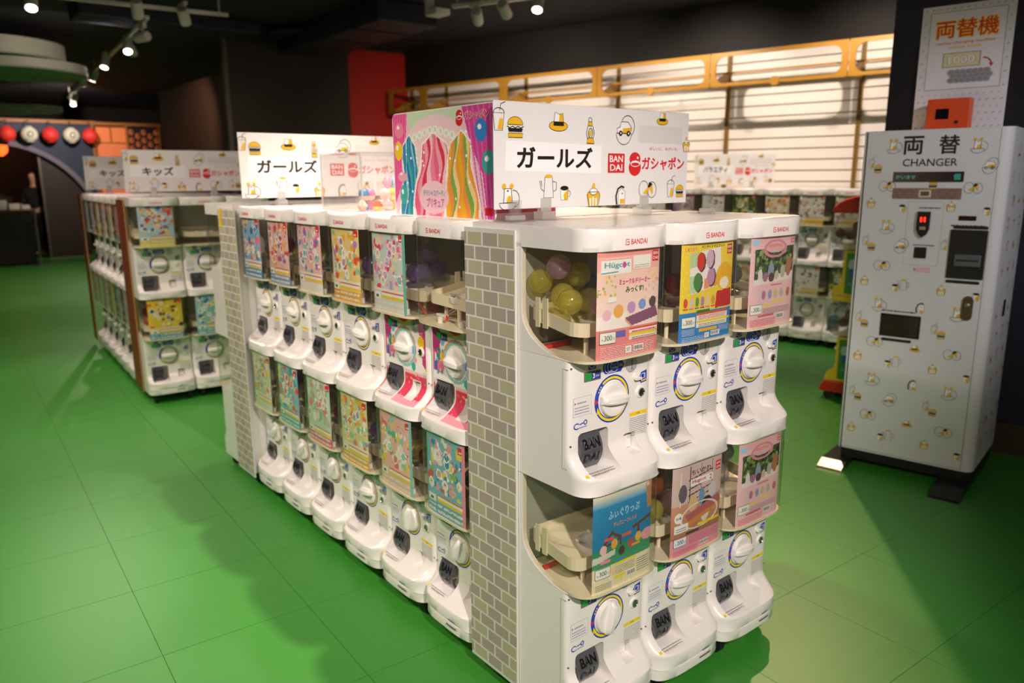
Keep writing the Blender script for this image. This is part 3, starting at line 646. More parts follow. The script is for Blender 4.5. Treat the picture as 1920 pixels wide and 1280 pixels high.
def poster_yellow():
    rnd = random.Random(2); c = Canvas(NX, NY, 'f3d43a')
    for i in range(12):
        for j in range(10): c.ell(i/11+(.04 if j % 2 else 0), j*.075, .012, .009, 'f8e27c')
    c.rect(0, .70, 1, 1, '2f86cf'); c.poly([(.13, .12), (.73, .07), (.75, .45), (.16, .52)], 'f4ecec'); c.poly([(.13, .12), (.33, .105), (.33, .24), (.14, .26)], 'b9d7a0'); c.poly([(.42, .38), (.74, .31), (.75, .45), (.42, .48)], 'ea9a5a'); c.poly([(.14, .34), (.30, .33), (.31, .50), (.16, .51)], 'bcd8b4')
    for x, y, k in ((.34, .20, 'd3392e'), (.29, .40, '4d8a40'), (.55, .36, 'c090b8'), (.52, .18, 'd7b0cc')): c.ell(x+.02, y+.01, .08, .095, '5a3a2a'); c.ell(x, y, .075, .09, k)
    c.ell(.83, .37, .17, .14, 'f0b418'); c.ell(.83, .44, .10, .06, 'f8ecd4'); c.poly([(.68, .52), (.98, .50), (1, .68), (.66, .69)], 'c7242a')
    for i in range(6): c.ell(.09+i*.105, .60, .035, .05, ['d8503a', 'd7c6d0', '5a9a50', 'b48ab4', 'efd0a8', 'd9a040'][i]); c.rect(.05+i*.105, .655, .13+i*.105, .672, ['d8503a', 'c87ab0', '3f9a60', '6a55a8', 'd080a8', 'd8503a'][i])
    c.rect(.3, .715, .92, .735, 'd8602e'); c.rect(.3, .735, .92, .79, 'f4efe8'); c.rect(.3, .79, .98, .815, 'f2d820'); c.rect(.3, .815, .92, .86, 'f4f0ea'); c.rect(.36, .875, .72, .905, 'f0b820'); c.rect(.3, .685, .56, .713, '2f7a48')
    f = Flat(pmap, .00014, cut=.006); f.text('しまじろう', U(.15), V(.075), .010, 6, .03, width=.042); f.text('ペンライトマスコット', U(.57), V(.06), .0085, 1, .03, width=.098); maker(f, .86, .05, .97, .15)
    bot(f, rnd); smallprint(f, rnd, .34, .74, .88, .785, 3, 2); smallprint(f, rnd, .34, .82, .88, .855, 2); smallprint(f, rnd, .04, .86, .26, .93, 5, 0); smallprint(f, rnd, .04, .94, .5, .99, 3, 0); smallprint(f, rnd, .74, .87, .96, .93, 5, 0)
    f.poly(rc(.46, .925, .55, .975, .0004), 0); f.text('ST', U(.505), V(.95), .007, 1); barcode(f, .58, .915, .76, .965, rnd)
    return finish('yellow', c, f)
def poster_garden():
    rnd = random.Random(4); c = Canvas(NX, NY, 'f0c3c9'); c.rect(.0, 0, 1, .08, 'eeb6bf')
    c.poly([(.08, .15), (.97, .13), (.97, .47), (.08, .50)], '3c5230'); c.speck(.1, .16, .95, .40, ['5f7a3c', '7d9450', '24361f', '45602f', '8ea868', '1d2a18'], 90, .022, rnd); c.poly([(.08, .47), (.97, .41), (.97, .50), (.08, .53)], 'ece2de')
    for x, y, rx, ry, k in ((.2, .43, .05, .07, 'e6dcdc'), (.32, .45, .06, .05, 'a8708c'), (.44, .39, .07, .09, '8ea2b8'), (.46, .46, .07, .05, '5e3a44'), (.58, .44, .05, .05, 'cdbca0'), (.72, .41, .06, .07, 'b9b4a8'), (.86, .36, .07, .11, 'b5754c')): c.ell(x, y, rx, ry, k)
    c.ringe(.52, .15, .27, .10, .25, 'd98fa0'); c.ell(.52, .14, .22, .055, 'e9b3bd')
    for x, k in ((.22, 'd8cdd2'), (.3, 'b87a98'), (.45, '8ea2c0'), (.58, 'd0c088'), (.72, 'bfb6a8'), (.88, 'c07a50')): c.ell(x, .645, .045, .05, k)
    c.rect(.45, .535, .72, .555, 'e0707c'); c.rect(.28, .755, .5, .78, 'f0da50'); c.rect(.5, .72, .84, .745, 'f0da50'); c.rect(.2, .865, .57, .885, 'e0606c')
    f = Flat(pmap, .00014, cut=.006); f.text('ANIMAL', U(.52), V(.115), .009, 7, .03, width=.07); maker(f, .88, .02, .97, .10); f.poly(rc(.02, .04, .14, .10), 10)
    bot(f, rnd); smallprint(f, rnd, .3, .79, .92, .86, 5); smallprint(f, rnd, .04, .90, .6, .985, 5, 2); barcode(f, .62, .87, .8, .93, rnd)
    return finish('garden', c, f)
def poster_sky():
    rnd = random.Random(5); c = Canvas(NX, NY, '2f8bbf'); c.grad(0, .12, 'f0e6c8', '4aa0cc'); c.grad(.12, .55, '2f8bbf', '1f7aa8'); c.grad(.55, .74, '2a8a62', '4a9a6a'); c.rect(0, .74, 1, 1, 'ece0b8'); c.speck(0, .75, 1, 1, ['e6d49a', 'f2ead0', 'd8dcc0'], 40, .02, rnd)
    for p in ([(.12, .53), (.30, .38), (.33, .39), (.15, .55)], [(.29, .39), (.46, .47), (.45, .50), (.29, .42)], [(.15, .52), (.46, .48), (.46, .50), (.15, .545)], [(.43, .48), (.46, .48), (.46, .56), (.43, .56)], [(.65, .42), (1, .35), (1, .38), (.65, .45)], [(.74, .44), (.78, .43), (.78, .55), (.74, .55)]): c.poly(p, '6a3a22')
    c.poly([(.0, .62), (.36, .585), (.36, .64), (.0, .69)], 'd9cfc0'); c.ell(.93, .56, .12, .06, 'e0a0a8'); c.poly([(.88, .02), (1, .0), (1, .28), (.92, .29)], 'b98a58')
    for x, y, k in ((.16, .56, 'eebcbc'), (.34, .53, 'e6a83a'), (.47, .63, '4a3a3a'), (.63, .59, 'b8505a'), (.76, .55, 'e0b450')): c.ell(x, y, .055, .05, k)
    for x, y, k in ((.25, .46, 'e4583a'), (.55, .475, 'e4583a'), (.2, .685, 'ea8aa8'), (.45, .72, '4a86c8'), (.72, .62, 'ee9a4a')): c.rect(x-.08, y-.014, x+.08, y+.014, k)
    c.rect(.36, .735, .72, .76, 'f2d820'); c.rect(.36, .88, .54, .905, 'f2d820')
    f = Flat(pmap, .00014, cut=.006); f.text('ふぃぐりっぷ', U(.50), V(.22), .024, 10, .03, width=.115); f.text('ディズニーフレンズ', U(.52), V(.33), .0125, 7, .03, width=.085); maker(f, .88, .02, .96, .05)
    bot(f, rnd); smallprint(f, rnd, .36, .77, .7, .86, 5); smallprint(f, rnd, .74, .78, .97, .93, 6); smallprint(f, rnd, .04, .9, .3, .97, 4); barcode(f, .57, .87, .72, .93, rnd)
    return finish('sky', c, f)
def poster_room():
    rnd = random.Random(6); c = Canvas(NX, NY, 'cfa9a4'); c.rect(0, 0, 1, .42, 'd9bdb8'); c.grad(.42, .80, 'd79a80', 'b57558'); c.rect(0, .80, 1, 1, 'e79aa6'); c.rect(.13, .06, .15, .45, 'ece0dc')
    for y0 in (.12, .22, .29, .36): c.poly([(.30, y0+.05), (.80, y0), (.80, y0+.012), (.30, y0+.065)], '4a342e')
    for x in (.32, .55, .78): c.rect(x, .02, x+.012, .45, '4a342e')
    for x, y, rx, ry, k in ((.19, .30, .08, .10, '6a5a6c'), (.40, .45, .09, .09, 'e4bc88'), (.58, .40, .06, .10, '6f9ac0'), (.80, .38, .08, .10, 'd8cfcc'), (.66, .60, .09, .10, 'e2dad4'), (.86, .52, .08, .09, '9ab0c4'), (.70, .49, .10, .07, '2c2426')): c.ell(x, y, rx, ry, k)
    c.poly([(.25, .56), (.95, .44), (1, .53), (.32, .65)], 'b8646a'); c.poly([(.3, .64), (1, .53), (1, .57), (.34, .69)], 'd88a3a'); c.ringe(.55, .60, .40, .15, .1, 'efe0dc'); c.rect(.52, .70, 1, .73, 'f2d820'); c.rect(.28, .755, .55, .785, '4a4040')
    f = Flat(pmap, .00014, cut=.006); f.text('ちいかわ', U(.55), V(.10), .015, 1, .02, width=.085); f.poly(rc(.33, .17, .80, .25), 0); f.text('Hugcot', U(.51), V(.21), .013, 2, .03, width=.06); f.text('2', U(.75), V(.21), .015, 2, .03); maker(f, .85, .06, .97, .16)
    f.ell(U(.12), V(.56), .0155, .0155, 0, 20); f.text('全5種', U(.12), V(.56), .008, 1, .01); f.poly(rc(.05, .64, .31, .73), 0); smallprint(f, rnd, .08, .67, .28, .72, 2, 1)
    price_box(f, .05, .79, .28, .88, '200', 8); smallprint(f, rnd, .34, .80, .95, .90, 6, 6); smallprint(f, rnd, .05, .92, .5, .99, 4, 6); barcode(f, .56, .91, .74, .96, rnd); smallprint(f, rnd, .54, .735, .95, .78, 3)
    return finish('room', c, f)
def poster_mix(seed, bg, cols, low, edge=None, w=46, h=58, busy=1.0):
    """busy pastel sheet: rounded toys scattered over a tinted ground, notice bands and price below"""
    rnd = random.Random(seed); c = Canvas(w, h, bg)
    c.speck(.03, .03, .97, .70, cols, int(46*busy), .045, rnd); c.speck(.05, .05, .95, .68, ['ffffff', bg]+cols[:2], int(24*busy), .022, rnd)
    for _ in range(int(9*busy)): x, y = rnd.uniform(.1, .85), rnd.uniform(.18, .64); k = rnd.choice(cols); c.ell(x, y, .075, .065, 'ffffff'); c.ell(x, y, .058, .05, k); c.ell(x, y-.01, .025, .02, rnd.choice(cols))
    c.rect(0, .70, 1, .74, rnd.choice(['f3e6dc', bg])); c.rect(.3, .74, .95, .765, 'd8602e'); c.rect(.3, .765, .95, .80, 'f4efe8'); c.rect(.3, .80, 1, .83, 'f0cc20'); c.rect(0, .85, 1, 1, low); c.rect(.04, .76, .26, .85, 'f6f4ee'); c.rect(.1, .79, .2, .82, '3a6a44')
    c.lines(.3, .86, .95, .97, 5, 'eae6dc', rnd); c.lines(.05, .88, .26, .97, 4, 'f2f0ea', rnd); c.rect(.84, .03, .97, .12, 'd8262b'); c.rect(.87, .05, .94, .06, 'f2e8e4'); c.rect(.87, .085, .94, .095, 'f2e8e4')
    if edge: c.rect(.94, .0, 1, 1, edge)
    return (c.mesh('poster', pmap, PX0, PX1, PZ0, PZ1, M_print), None)
PST = dict(plush=poster_plush(), yellow=poster_yellow(), garden=poster_garden(), sky=poster_sky(), room=poster_room())
def put_poster(t, zi, p, dx=0.0):
    o = obj('poster', p[0], t, (dx, 0, ZB[zi]))
    if p[1]: obj('poster_lettering', p[1], o)
    return o

# ------------------------------------------------------------------ capsules
def half(sign):
    m = MB(); r = .0315; n = 18; rings = []
    for i in range(8):
        a = R(90*i/7.0*.985); rings.append([(r*math.cos(a)*math.cos(2*math.pi*k/n), r*math.cos(a)*math.sin(2*math.pi*k/n), sign*(r*math.sin(a)+.0004)) for k in range(n)])
    m.loft([[(p[0]*1.03, p[1]*1.03, p[2]) for p in rings[0]]]+[[(p[0]*1.03, p[1]*1.03, sign*.0022) for p in rings[0]]]+rings[1:], capb=False)
    return m
CAPM = {}
def cap_meshes(col, alpha=.34):
    if col not in CAPM:
        m = clear_mat('capsule_'+col, col, alpha, .05, 1.5); CAPM[col] = (half(1).mesh('capsule_upper', m, 60), half(-1).mesh('capsule_lower', m, 60))
    return CAPM[col]
CN = dict(y='f0e878', p='f2c8da', v='a58ad4', b='2f6f9a', r='9c2430', k='8b8a8c', o='e08040', g='8fbf3a', m='b03a86', t='5fa0b8', w='e8e2e6')
CNAME = dict(y='yellow', p='pink', v='violet', b='blue', r='dark red', k='smoky grey', o='orange', g='green', m='magenta', t='teal', w='white')
def capsules(t, zi, items, where, group, relax=True):
    mx = Matrix.Translation(t.location) @ Matrix.Rotation(t.rotation_euler.z, 4, 'Z')
    rnd = random.Random(len(where)*7+zi)
    if relax:
        P = [Vector(i[:3]) for i in items]
        for _ in range(300):
            for a in range(len(P)):
                for b in range(a):
                    d = P[a]-P[b]; l = d.length
                    if l < .0665: q = d.normalized()*(.0667-l)/2 if l > 1e-5 else Vector((.01, 0, 0)); P[a] += q; P[b] -= q
            for p in P:
                p.x = min(max(p.x, -.108), .108); p.y = min(max(p.y, yfront(p.x, *WF)+.037), .152); p.z = max(p.z, .456+.22*max(p.y-.03, 0)+.08*max(-p.x-.04, 0))
        items = [(p.x, p.y, p.z, i[3]) for p, i in zip(P, items)]
    for x, y, z, c in items:
        r = thing('capsule', 'translucent %s toy capsule %s' % (CNAME[c], where), 'capsule', mx @ Vector((x, y, z+ZB[zi])), rnd.uniform(0, 6), group)
        r.rotation_euler = (rnd.uniform(-.9, .9), rnd.uniform(-.9, .9), rnd.uniform(0, 6))
        u, l = cap_meshes(CN[c]); obj('upper_half', u, r); obj('lower_half', l, r)

# ------------------------------------------------------------------ brick panels
def brick_panel(mp_parent, label, rows=36, flip=False, loc=(0, 0, 0), rz=0.0):
    t = thing('brick_panel', label, 'panel', loc, rz)
    obj('backing', MB().box(-.1560, -.1502, .196, .4145, .055, 1.345).mesh('backing', mat('mortar_print', 'd9d9d2', .45)), t)
    ma = mat('brick_taupe', 'aa9f92', .55, noise=.04, nscale=30); mb_ = mat('brick_olive', 'b6b092', .55, noise=.04, nscale=30)
    cache = {}
    for r in range(33):
        z = .066+r*.0386; y = .200-(.034 if r % 2 else 0.0); q = 0
        while y < .412:
            a, b = max(y, .1975), min(y+.0605, .4135)
            if b-a > .006:
                k = (round(b-a, 4), (r % 2 == 0 and q % 2 == 0) or (r % 4 == 1 and q == 0))
                if k not in cache: cache[k] = MB().box(-.1568, -.1560, 0, b-a, 0, .0326).mesh('brick', mb_ if k[1] else ma)
                obj('brick', cache[k], t, (0, a, z))
            y += .068; q += 1
    return t

# ------------------------------------------------------------------ main block of machines
front_labels = ['white two-tier capsule machine with pink poster above and blue sky poster below',
                'white two-tier capsule machine with yellow poster above and peach room poster below',
                'white two-tier capsule machine with matching pink garden posters on both tiers']
fp = [(PST['plush'], PST['sky']), (PST['yellow'], PST['room']), (PST['garden'], PST['garden'])]
front = []
for i in range(3):
    t = machine(front_labels[i], (.3*i, 0), 0.0, 2, 'capsule machines of the main block', turn=((-80, 6, 4)[i], (4, 3, 4)[i])); front.append(t)
    put_poster(t, 1, fp[i][0]); put_poster(t, 0, fp[i][1])
G1 = 'capsules inside the front machines'
capsules(front[0], 1, [(-.100, .135, .515, 'p'), (-.098, .060, .470, 'y'), (-.115, .165, .505, 'y'), (-.045, .105, .475, 'y'), (.005, .135, .492, 'y'), (-.040, .020, .458, 'p'), (-.075, .115, .460, 'y'), (.045, .150, .470, 'v'), (-.035, .075, .452, 'y'), (.055, .085, .462, 'y')], 'behind the pink plush poster', G1)
capsules(front[1], 1, [(-.100, .060, .525, 'b'), (-.105, .045, .462, 'b'), (-.070, .000, .485, 'r'), (-.05, .10, .475, 'b'), (-.10, .125, .48, 'b')], 'behind the yellow poster', G1)
capsules(front[2], 1, [(-.085, .030, .490, 'k'), (-.05, .09, .475, 'k'), (-.11, .11, .49, 'k')], 'behind the upper pink garden poster', G1)
capsules(front[1], 0, [(-.110, .090, .545, 'o'), (-.080, .040, .525, 'o'), (-.105, .015, .465, 'y'), (-.060, .005, .475, 'p'), (-.10, .09, .48, 'r'), (-.05, .09, .475, 'o')], 'behind the peach room poster', G1)
capsules(front[2], 0, [(-.075, .030, .555, 'k'), (-.095, .030, .490, 'w'), (-.05, .09, .475, 'k'), (-.115, .095, .48, 'k')], 'behind the lower pink garden poster', G1)

def face_print(seed):
    rnd = random.Random(seed); c = Canvas(64, 74, 'f3ece8'); x0, x1, z0, z1 = -.128, .128, .047, .333
    fx = lambda x: (x-x0)/(x1-x0); fz = lambda z: (z1-z)/(z1-z0)
    c.rect(0, 0, .05, .55, 'e06a98'); c.poly([(0, .0), (.2, .12), (.12, .4), (0, .3)], 'b83a80'); c.poly([(.78, 0), (1, 0), (1, .62), (.92, .55), (.9, .3)], 'c2407e')
    c.ell(.90, .30, .07, .08, 'f0cc20'); c.ell(.90, .11, .10, .09, 'e98aba'); c.ell(.73, .41, .05, .07, '3f8ad0'); c.ell(.22, .20, .045, .06, '7ab6dc'); c.ell(.70, .60, .05, .06, '3fb0a0'); c.ell(.74, .52, .05, .04, 'f0a0b4')
    c.ell(.13, .36, .06, .07, '2f8a90'); c.ell(.08, .50, .05, .06, '3a6ab8'); c.ell(.22, .38, .06, .07, 'eeb42a'); c.ell(.17, .50, .08, .07, 'e87a94'); c.speck(.05, .3, .3, .58, ['e8507a', 'f2c23a', '3fa0a0', 'f6d0d8'], 16, .018, rnd)
    c.poly([(.34, .0), (.62, .0), (.62, .11), (.34, .14)], 'f2d48a'); c.ell(.48, .06, .12, .045, 'd84a50')
    c.grad(.66, .72, 'f0d0d4', 'e8a0ac'); c.rect(0, .70, 1, 1, 'dd3f5c'); c.speck(.4, .66, .8, .76, ['f0c860', 'e87a8a'], 10, .014, rnd); c.speck(0, .72, 1, .94, ['ef8098', 'f4a8b4'], 22, .009, rnd)
    c.rect(0, .955, 1, 1, 'f2a0ac')
    for i in range(14): c.ell(i/13, .955, .035, .012, 'f2a0ac')
    k = 0.217; d = np.hypot((c.X*(x1-x0)+x0), (z1-c.Y*(z1-z0))-k); c.a[(d < .066) & (d > .055)] = lin('8fc8c0'); c.a[(d < .072) & (d > .0665) & (c.Y < .45)] = lin('ec8a5a')
    rows = [(.042, .057, .053, .013), (.046, .050, .048, .012), (.052, .040, .042, .010), (.060, .029, .036, .007), (.070, .018, .030, .004), (.082, .008, .024, .001), (.096, .001, .019, 0), (.105, 0, .018, 0), (.34, 0, .018, 0)]
    def fmp(x, z, o=0.0):
        for a, b in zip(rows[:-1], rows[1:]):
            if a[0] <= z <= b[0]:
                t = (z-a[0])/(b[0]-a[0]); f, r, bw = [a[i]*(1-t)+b[i]*t for i in (1, 2, 3)]; return (x, yfront(x, f, r, bw)-.0004-(.0006 if z < .1 else 0), z)
        return (x, -.0004, z)
    me = c.mesh('face_sticker', fmp, x0, x1, z0, z1, M_print)
    bm = bmesh.new(); bm.from_mesh(me); dl = []
    for f in bm.faces:
        p = f.calc_center_median()
        if (-.122 < p.x < -.006 and p.z < .152) or (.042 < p.x < .094 and .060 < p.z < .116): dl.append(f)
    bmesh.ops.delete(bm, geom=dl, context='FACES'); bm.to_mesh(me); bm.free()
    return (me,)
FP = face_print(3)
pal = dict(
 a=('8fb6d8', ['d8384a', '2f6fae', 'f2c83a', 'e87a9a', '5aa0b8', 'f4e4d8'], '4a90c8', None), b=('e6b8b4', ['d84a5a', 'f2a04a', '8a6ab0', '7fc0c8', 'f6e0d0', 'b83a50'], '7a9ac8', None),
 c=('ecc0bc', ['d8489a', '3f8ac8', 'f4ece4', '8fc8b8', 'e87ab0'], 'e8e2d8', None), d=('efd48a', ['e05a4a', 'f2b42a', 'b48ad0', 'f4ece0', '8fc8a8'], 'e8a83a', None),
 e=('cfdcd8', ['e87a9a', 'c8a0d8', 'f4c0cc', '7fc0b8', 'e8405a', 'f2e0b8'], 'd8dcd8', '6fb8a8'),
 f=('7fb8cc', ['d8485a', 'f2d05a', 'e8a0b8', '3f8ab8', '8fb86a', 'f4e8e0'], '6aa8c8', 'e88aa0'), g=('f0b8b4', ['5ab890', 'e86a6a', 'f2d05a', 'f4e8e0', '8fd0c0'], 'efc0b8', '7fc8c0'),
 h=('dcd69a', ['e8705a', 'f2b42a', 'a88ac8', 'f4ece0', '8fc8a8'], 'e8a43a', None), i=('c2dccb', ['8fc08a', 'e87a8a', 'f4ece4', 'c8b8a8'], 'd8607e', None), j=('86c0cf', ['f2e04a', 'e8584a', '4aa0c0', 'f4ece0'], '4ab0b0', None), k=('c0d4b4', ['e06a5a', 'f2c83a', '8fb0a0', 'f4e0d8'], 'c8dcc0', None))
POST = {k: poster_mix(ord(k), v[0], v[1], v[2], v[3]) for k, v in pal.items()}
up_keys = [None, 'e', 'd', 'c', 'b', 'a']; lo_keys = ['f', 'g', 'h', 'i', 'j', 'k']
ordn = ['first', 'second', 'third', 'fourth', 'fifth', 'sixth']
desc = ['upper tier empty, pink face', 'mint poster over pink face', 'golden yellow poster above', 'pale pink and white poster above', 'rose multicoloured poster above', 'blue and red poster above']
upc = [None, 'vv', 'vv', 'vbg', 'yy', 'm']; loc_ = ['m', 'rgy', 'vvv', 'mm', 'kp', 'rt']
left = []
for j in range(6):
    t = machine('white capsule machine, %s from the wide brick panel, %s' % (ordn[j], desc[j]), (-.088, .5665+.3*j), R(-90), 2, 'capsule machines of the main block', faces=(None, FP if j < 2 else None), turn=((-62, -75, -8, -55, -48, -45)[j], (3, 0, 5, -4, 6, 0)[j])); left.append(t)
    if up_keys[j]: put_poster(t, 1, POST[up_keys[j]], .012)
    put_poster(t, 0, POST[lo_keys[j]], .012)
    spots = [(.098, .012, .470), (.105, .035, .532), (.062, .02, .466), (.07, .09, .475)]
    for zi, cc in ((1, upc[j]), (0, loc_[j])):
        if cc: capsules(t, zi, [(*spots[q], ch) for q, ch in enumerate((cc*4)[:4])], 'in the %s tier, %s machine from the brick panel' % ('upper' if zi else 'lower', ordn[j]), 'capsules inside the row of six machines')
for j in range(6): machine('white two-tier capsule machine in the hidden row backing onto the row of six', (.688, .5665+.3*j), R(90), 0, 'hidden machines of the main block')
for i in range(3): machine('white two-tier capsule machine at the end of the main block beyond the far brick panel', (.3*i, 2.633), R(180), 0, 'end machines of the main block')
brick_panel(None, 'wide beige brick-print panel between the front trio and the row of six machines')
brick_panel(None, 'narrow beige brick-print panel at the far end of the row of six machines', loc=(0, 2.019, 0))
tg = thing('price_tag', 'small yellow tag hanging on the far brick panel', 'tag', (-.1572, 2.412, 1.255))
obj('card', MB().box(-.0012, 0, -.028, .0, 0, .085).mesh('tag_card', M_yel), tg); f = Flat(lambda x, z, o=0.0: (-.0013-o, -x, z)); f.dashes(.008, .022, .02, .07, 4, 0, random.Random(2)); obj('tag_print', f.mesh('tag_print', [M_orange]), tg)

# ------------------------------------------------------------------ second block (behind, left)
BO, BR = Vector((-.0256, 4.085, 0)), -0.05636
def B(x, y): return BO+Vector((x*math.cos(BR)-y*math.sin(BR), x*math.sin(BR)+y*math.cos(BR), 0))
POST['l'] = poster_mix(61, 'b4d4e8', ['e87a5a', 'f4e8e0', '3f7ab8', 'f2d05a', 'd8485a'], 'f0d83a', None)
POST['m'] = poster_mix(62, 'f0d03a', ['2f3a6a', 'e86a3a', 'f4e0b8', 'e8b83a', '6a3a2a'], '4aa0c8', None, busy=.6)
POST['n'] = poster_mix(63, '9cc8d4', ['f2e05a', 'f4f0e8', '3a6aa8', '6ac0c8'], '4ab0c0', None)
bl = ['white capsule machine with light blue poster above and yellow poster below', 'white capsule machine with empty upper tier and aqua poster below', 'white capsule machine at the hidden end of the second block front']
for i in range(3):
    t = machine(bl[i], B(.3*i, 0), BR, 1 if i < 2 else 0, 'capsule machines of the second block')
    if i == 0: put_poster(t, 1, POST['l']); put_poster(t, 0, POST['m']); capsules(t, 0, [(-.1, .04, .5, 'r'), (-.1, .02, .45, 'o')], 'behind the yellow poster of the second block', 'capsules in the second block')
    if i == 1: put_poster(t, 0, POST['n'])
ks = 'bkchfe'
for j in range(6):
    t = machine('white capsule machine, %s from the near brown strip in the second block' % ordn[j], B(-.088, .5665+.3*j), BR+R(-90), 1, 'capsule machines of the second block')
    put_poster(t, 1, POST[ks[j]], .01); put_poster(t, 0, POST[ks[5-j]], .01)
for j in range(6): machine('white capsule machine in the hidden side row of the second block', B(.688, .5665+.3*j), BR+R(90), 0, 'hidden machines of the second block')
M_brown = mat('trim_brown', '7a3420', .45, noise=.15, nscale=12)
for y0, y1, lb in ((.13, .4145, 'near'), (2.2186, 2.42, 'far')):
    t = thing('trim_panel', 'reddish brown upright strip at the %s corner of the second block' % lb, 'panel', B(-.153, (y0+y1)/2), BR)
    obj('board', bevel(MB().box(-.004, .0025, -(y1-y0)/2, (y1-y0)/2, .055, 1.345).mesh('board', M_brown), .001, 1), t)
    obj('edge_band', MB().box(-.006, .003, -(y1-y0)/2-.004, -(y1-y0)/2, .055, 1.345).mesh('edge_band', mat('trim_edge', 'b08a5a', .5)), t)

# ------------------------------------------------------------------ machines along the slat wall
wposts = [poster_mix(81, 'e2dcd6', ['6a6462', 'c8c0ba', 'f4f0ec', '3a3634'], 'c8b89a', None, 30, 38, .5), poster_mix(82, 'd8d2ca', ['8a7a6a', 'f0ece6', '5a504a', 'c8a080'], 'd8b040', None, 30, 38, .6), poster_mix(83, '3a4a24', ['6a8a3a', 'a0b04a', '2a341a', 'e0c040', '4a6a2a'], 'd8d0b8', None, 30, 38), poster_mix(84, 'e4d0b0', ['e8a04a', '3a3a3a', '7a9a8a', 'f0e8d8', 'c86a4a'], 'e09a2a', None, 30, 38, .6), poster_mix(85, 'b89a98', ['d86a7a', '8a7ab0', 'f0e0d8', '3a6a9a'], 'd8c03a', None, 30, 38)]
wl = ['white and grey', 'white sketch', 'beige', 'dark green', 'grey', 'rose']
phi = math.atan2(-WN.x, WN.y)
nW = 19
for i in range(-2, nW):
    s = 1.235+.3*i; p = WP(s, 5.21, 0)
    vis = i < 6
    lab = 'white capsule machine against the slat wall, %s' % (['hidden behind the change machine', 'behind the red-capped toy machine', 'just beyond the red-capped toy machine', 'with orange and beige upper poster', 'with dark green upper poster', 'with sketchy white upper poster', 'with rose upper poster'][i+2] if i < 5 else 'in the far stretch of the wall row')
    t = machine(lab, p, phi, 1 if vis else 0, 'capsule machines along the slat wall')
    put_poster(t, 1, wposts[[0, 1, 1, 3, 2, 0, 4][i+2] if i < 5 else i % 5]); put_poster(t, 0, wposts[[4, 2, 0, 1, 3, 2, 0][i+2] if i < 5 else (i+2) % 5])

# ------------------------------------------------------------------ doodles printed on the signs and the change machine
DM = [M_ink, M_gold, M_paper]            # 0 black line, 1 yellow, 2 white
LW = .022
def d_burger(f):
    f.poly(ring_pts(0, .12, .42, .33, 16, 0, math.pi, False), 1); f.line(ring_pts(0, .12, .42, .33, 16, 0, math.pi, False), LW, 0, True)
    f.line([(-.45+.15*i, .06-(.07 if i % 2 else 0)) for i in range(7)], LW*1.6, 0); f.poly([(-.4, -.02), (.4, -.02), (.36, -.17), (-.36, -.17)], 0); f.poly([(-.4, -.23), (.4, -.23), (.38, -.4), (-.38, -.4)], 1); f.line([(-.4, -.23), (.4, -.23), (.38, -.4), (-.38, -.4)], LW, 0, True)
def d_hat(f):
    f.ell(0, -.15, .5, .2, 1, 20); f.oell(0, -.15, .5, .2, LW, 0); f.poly([(-.27, -.1), (.27, -.1), (.22, .36), (.05, .30), (-.2, .38)], 2); f.poly([(0, -.1), (.27, -.1), (.22, .36), (.05, .30)], 1); f.line([(-.27, -.1), (-.2, .38), (.05, .30), (.22, .36), (.27, -.1)], LW, 0); f.poly([(-.28, -.14), (.28, -.14), (.26, .02), (-.26, .02)], 0)
def d_lantern(f):
    f.oell(0, .40, .09, .08, LW, 0, 12); f.poly([(-.12, .18), (.12, .18), (.09, .33), (-.09, .33)], 1); f.line([(-.12, .18), (.12, .18), (.09, .33), (-.09, .33)], LW, 0, True); f.line([(-.14, .16), (-.2, -.1), (-.14, -.3)], LW, 0); f.line([(.14, .16), (.2, -.1), (.14, -.3)], LW, 0)
    f.ell(0, -.08, .07, .11, 1, 12); f.oell(0, -.08, .11, .18, LW, 0, 14); f.poly([(-.2, -.46), (.2, -.46), (.13, -.26), (-.13, -.26)], 1); f.line([(-.2, -.46), (.2, -.46), (.13, -.26), (-.13, -.26)], LW, 0, True)
def d_car(f):
    f.line(ring_pts(-.02, -.1, .38, .38, 14, math.pi, 2*math.pi, False), LW, 0, True); f.line(ring_pts(.16, .14, .34, .36, 16, R(-60), R(150), False), LW, 0); f.poly([(-.36, -.1), (.3, -.1), (.34, .1), (.16, .28), (-.18, .28), (-.24, .1), (-.38, .06)], 2); f.poly([(-.1, -.1), (.3, -.1), (.34, .1), (-.1, .06)], 1); f.line([(-.36, -.1), (.3, -.1), (.34, .1), (.16, .28), (-.18, .28), (-.24, .1), (-.38, .06)], LW, 0, True)
    for x in (-.2, .18): f.ell(x, -.1, .09, .09, 0, 12); f.ell(x, -.1, .035, .035, 2, 8)
def d_cake(f):
    f.poly([(-.26, -.48), (.26, -.48), (.34, -.1), (-.34, -.1)], 1)
    for x in (-.16, 0, .16): f.poly([(x-.04, -.48), (x+.04, -.48), (x+.05, -.1), (x-.05, -.1)], 2)
    f.ell(-.18, .0, .2, .14, 1, 14); f.ell(.18, .0, .2, .14, 1, 14); f.ell(0, .12, .22, .14, 2, 14); f.oell(0, .12, .22, .14, LW, 0, 14); f.ell(0, .34, .08, .13, 1, 12); f.line([(-.26, -.48), (.26, -.48), (.36, -.06), (.3, .1), (-.3, .1), (-.36, -.06)], LW, 0, True)
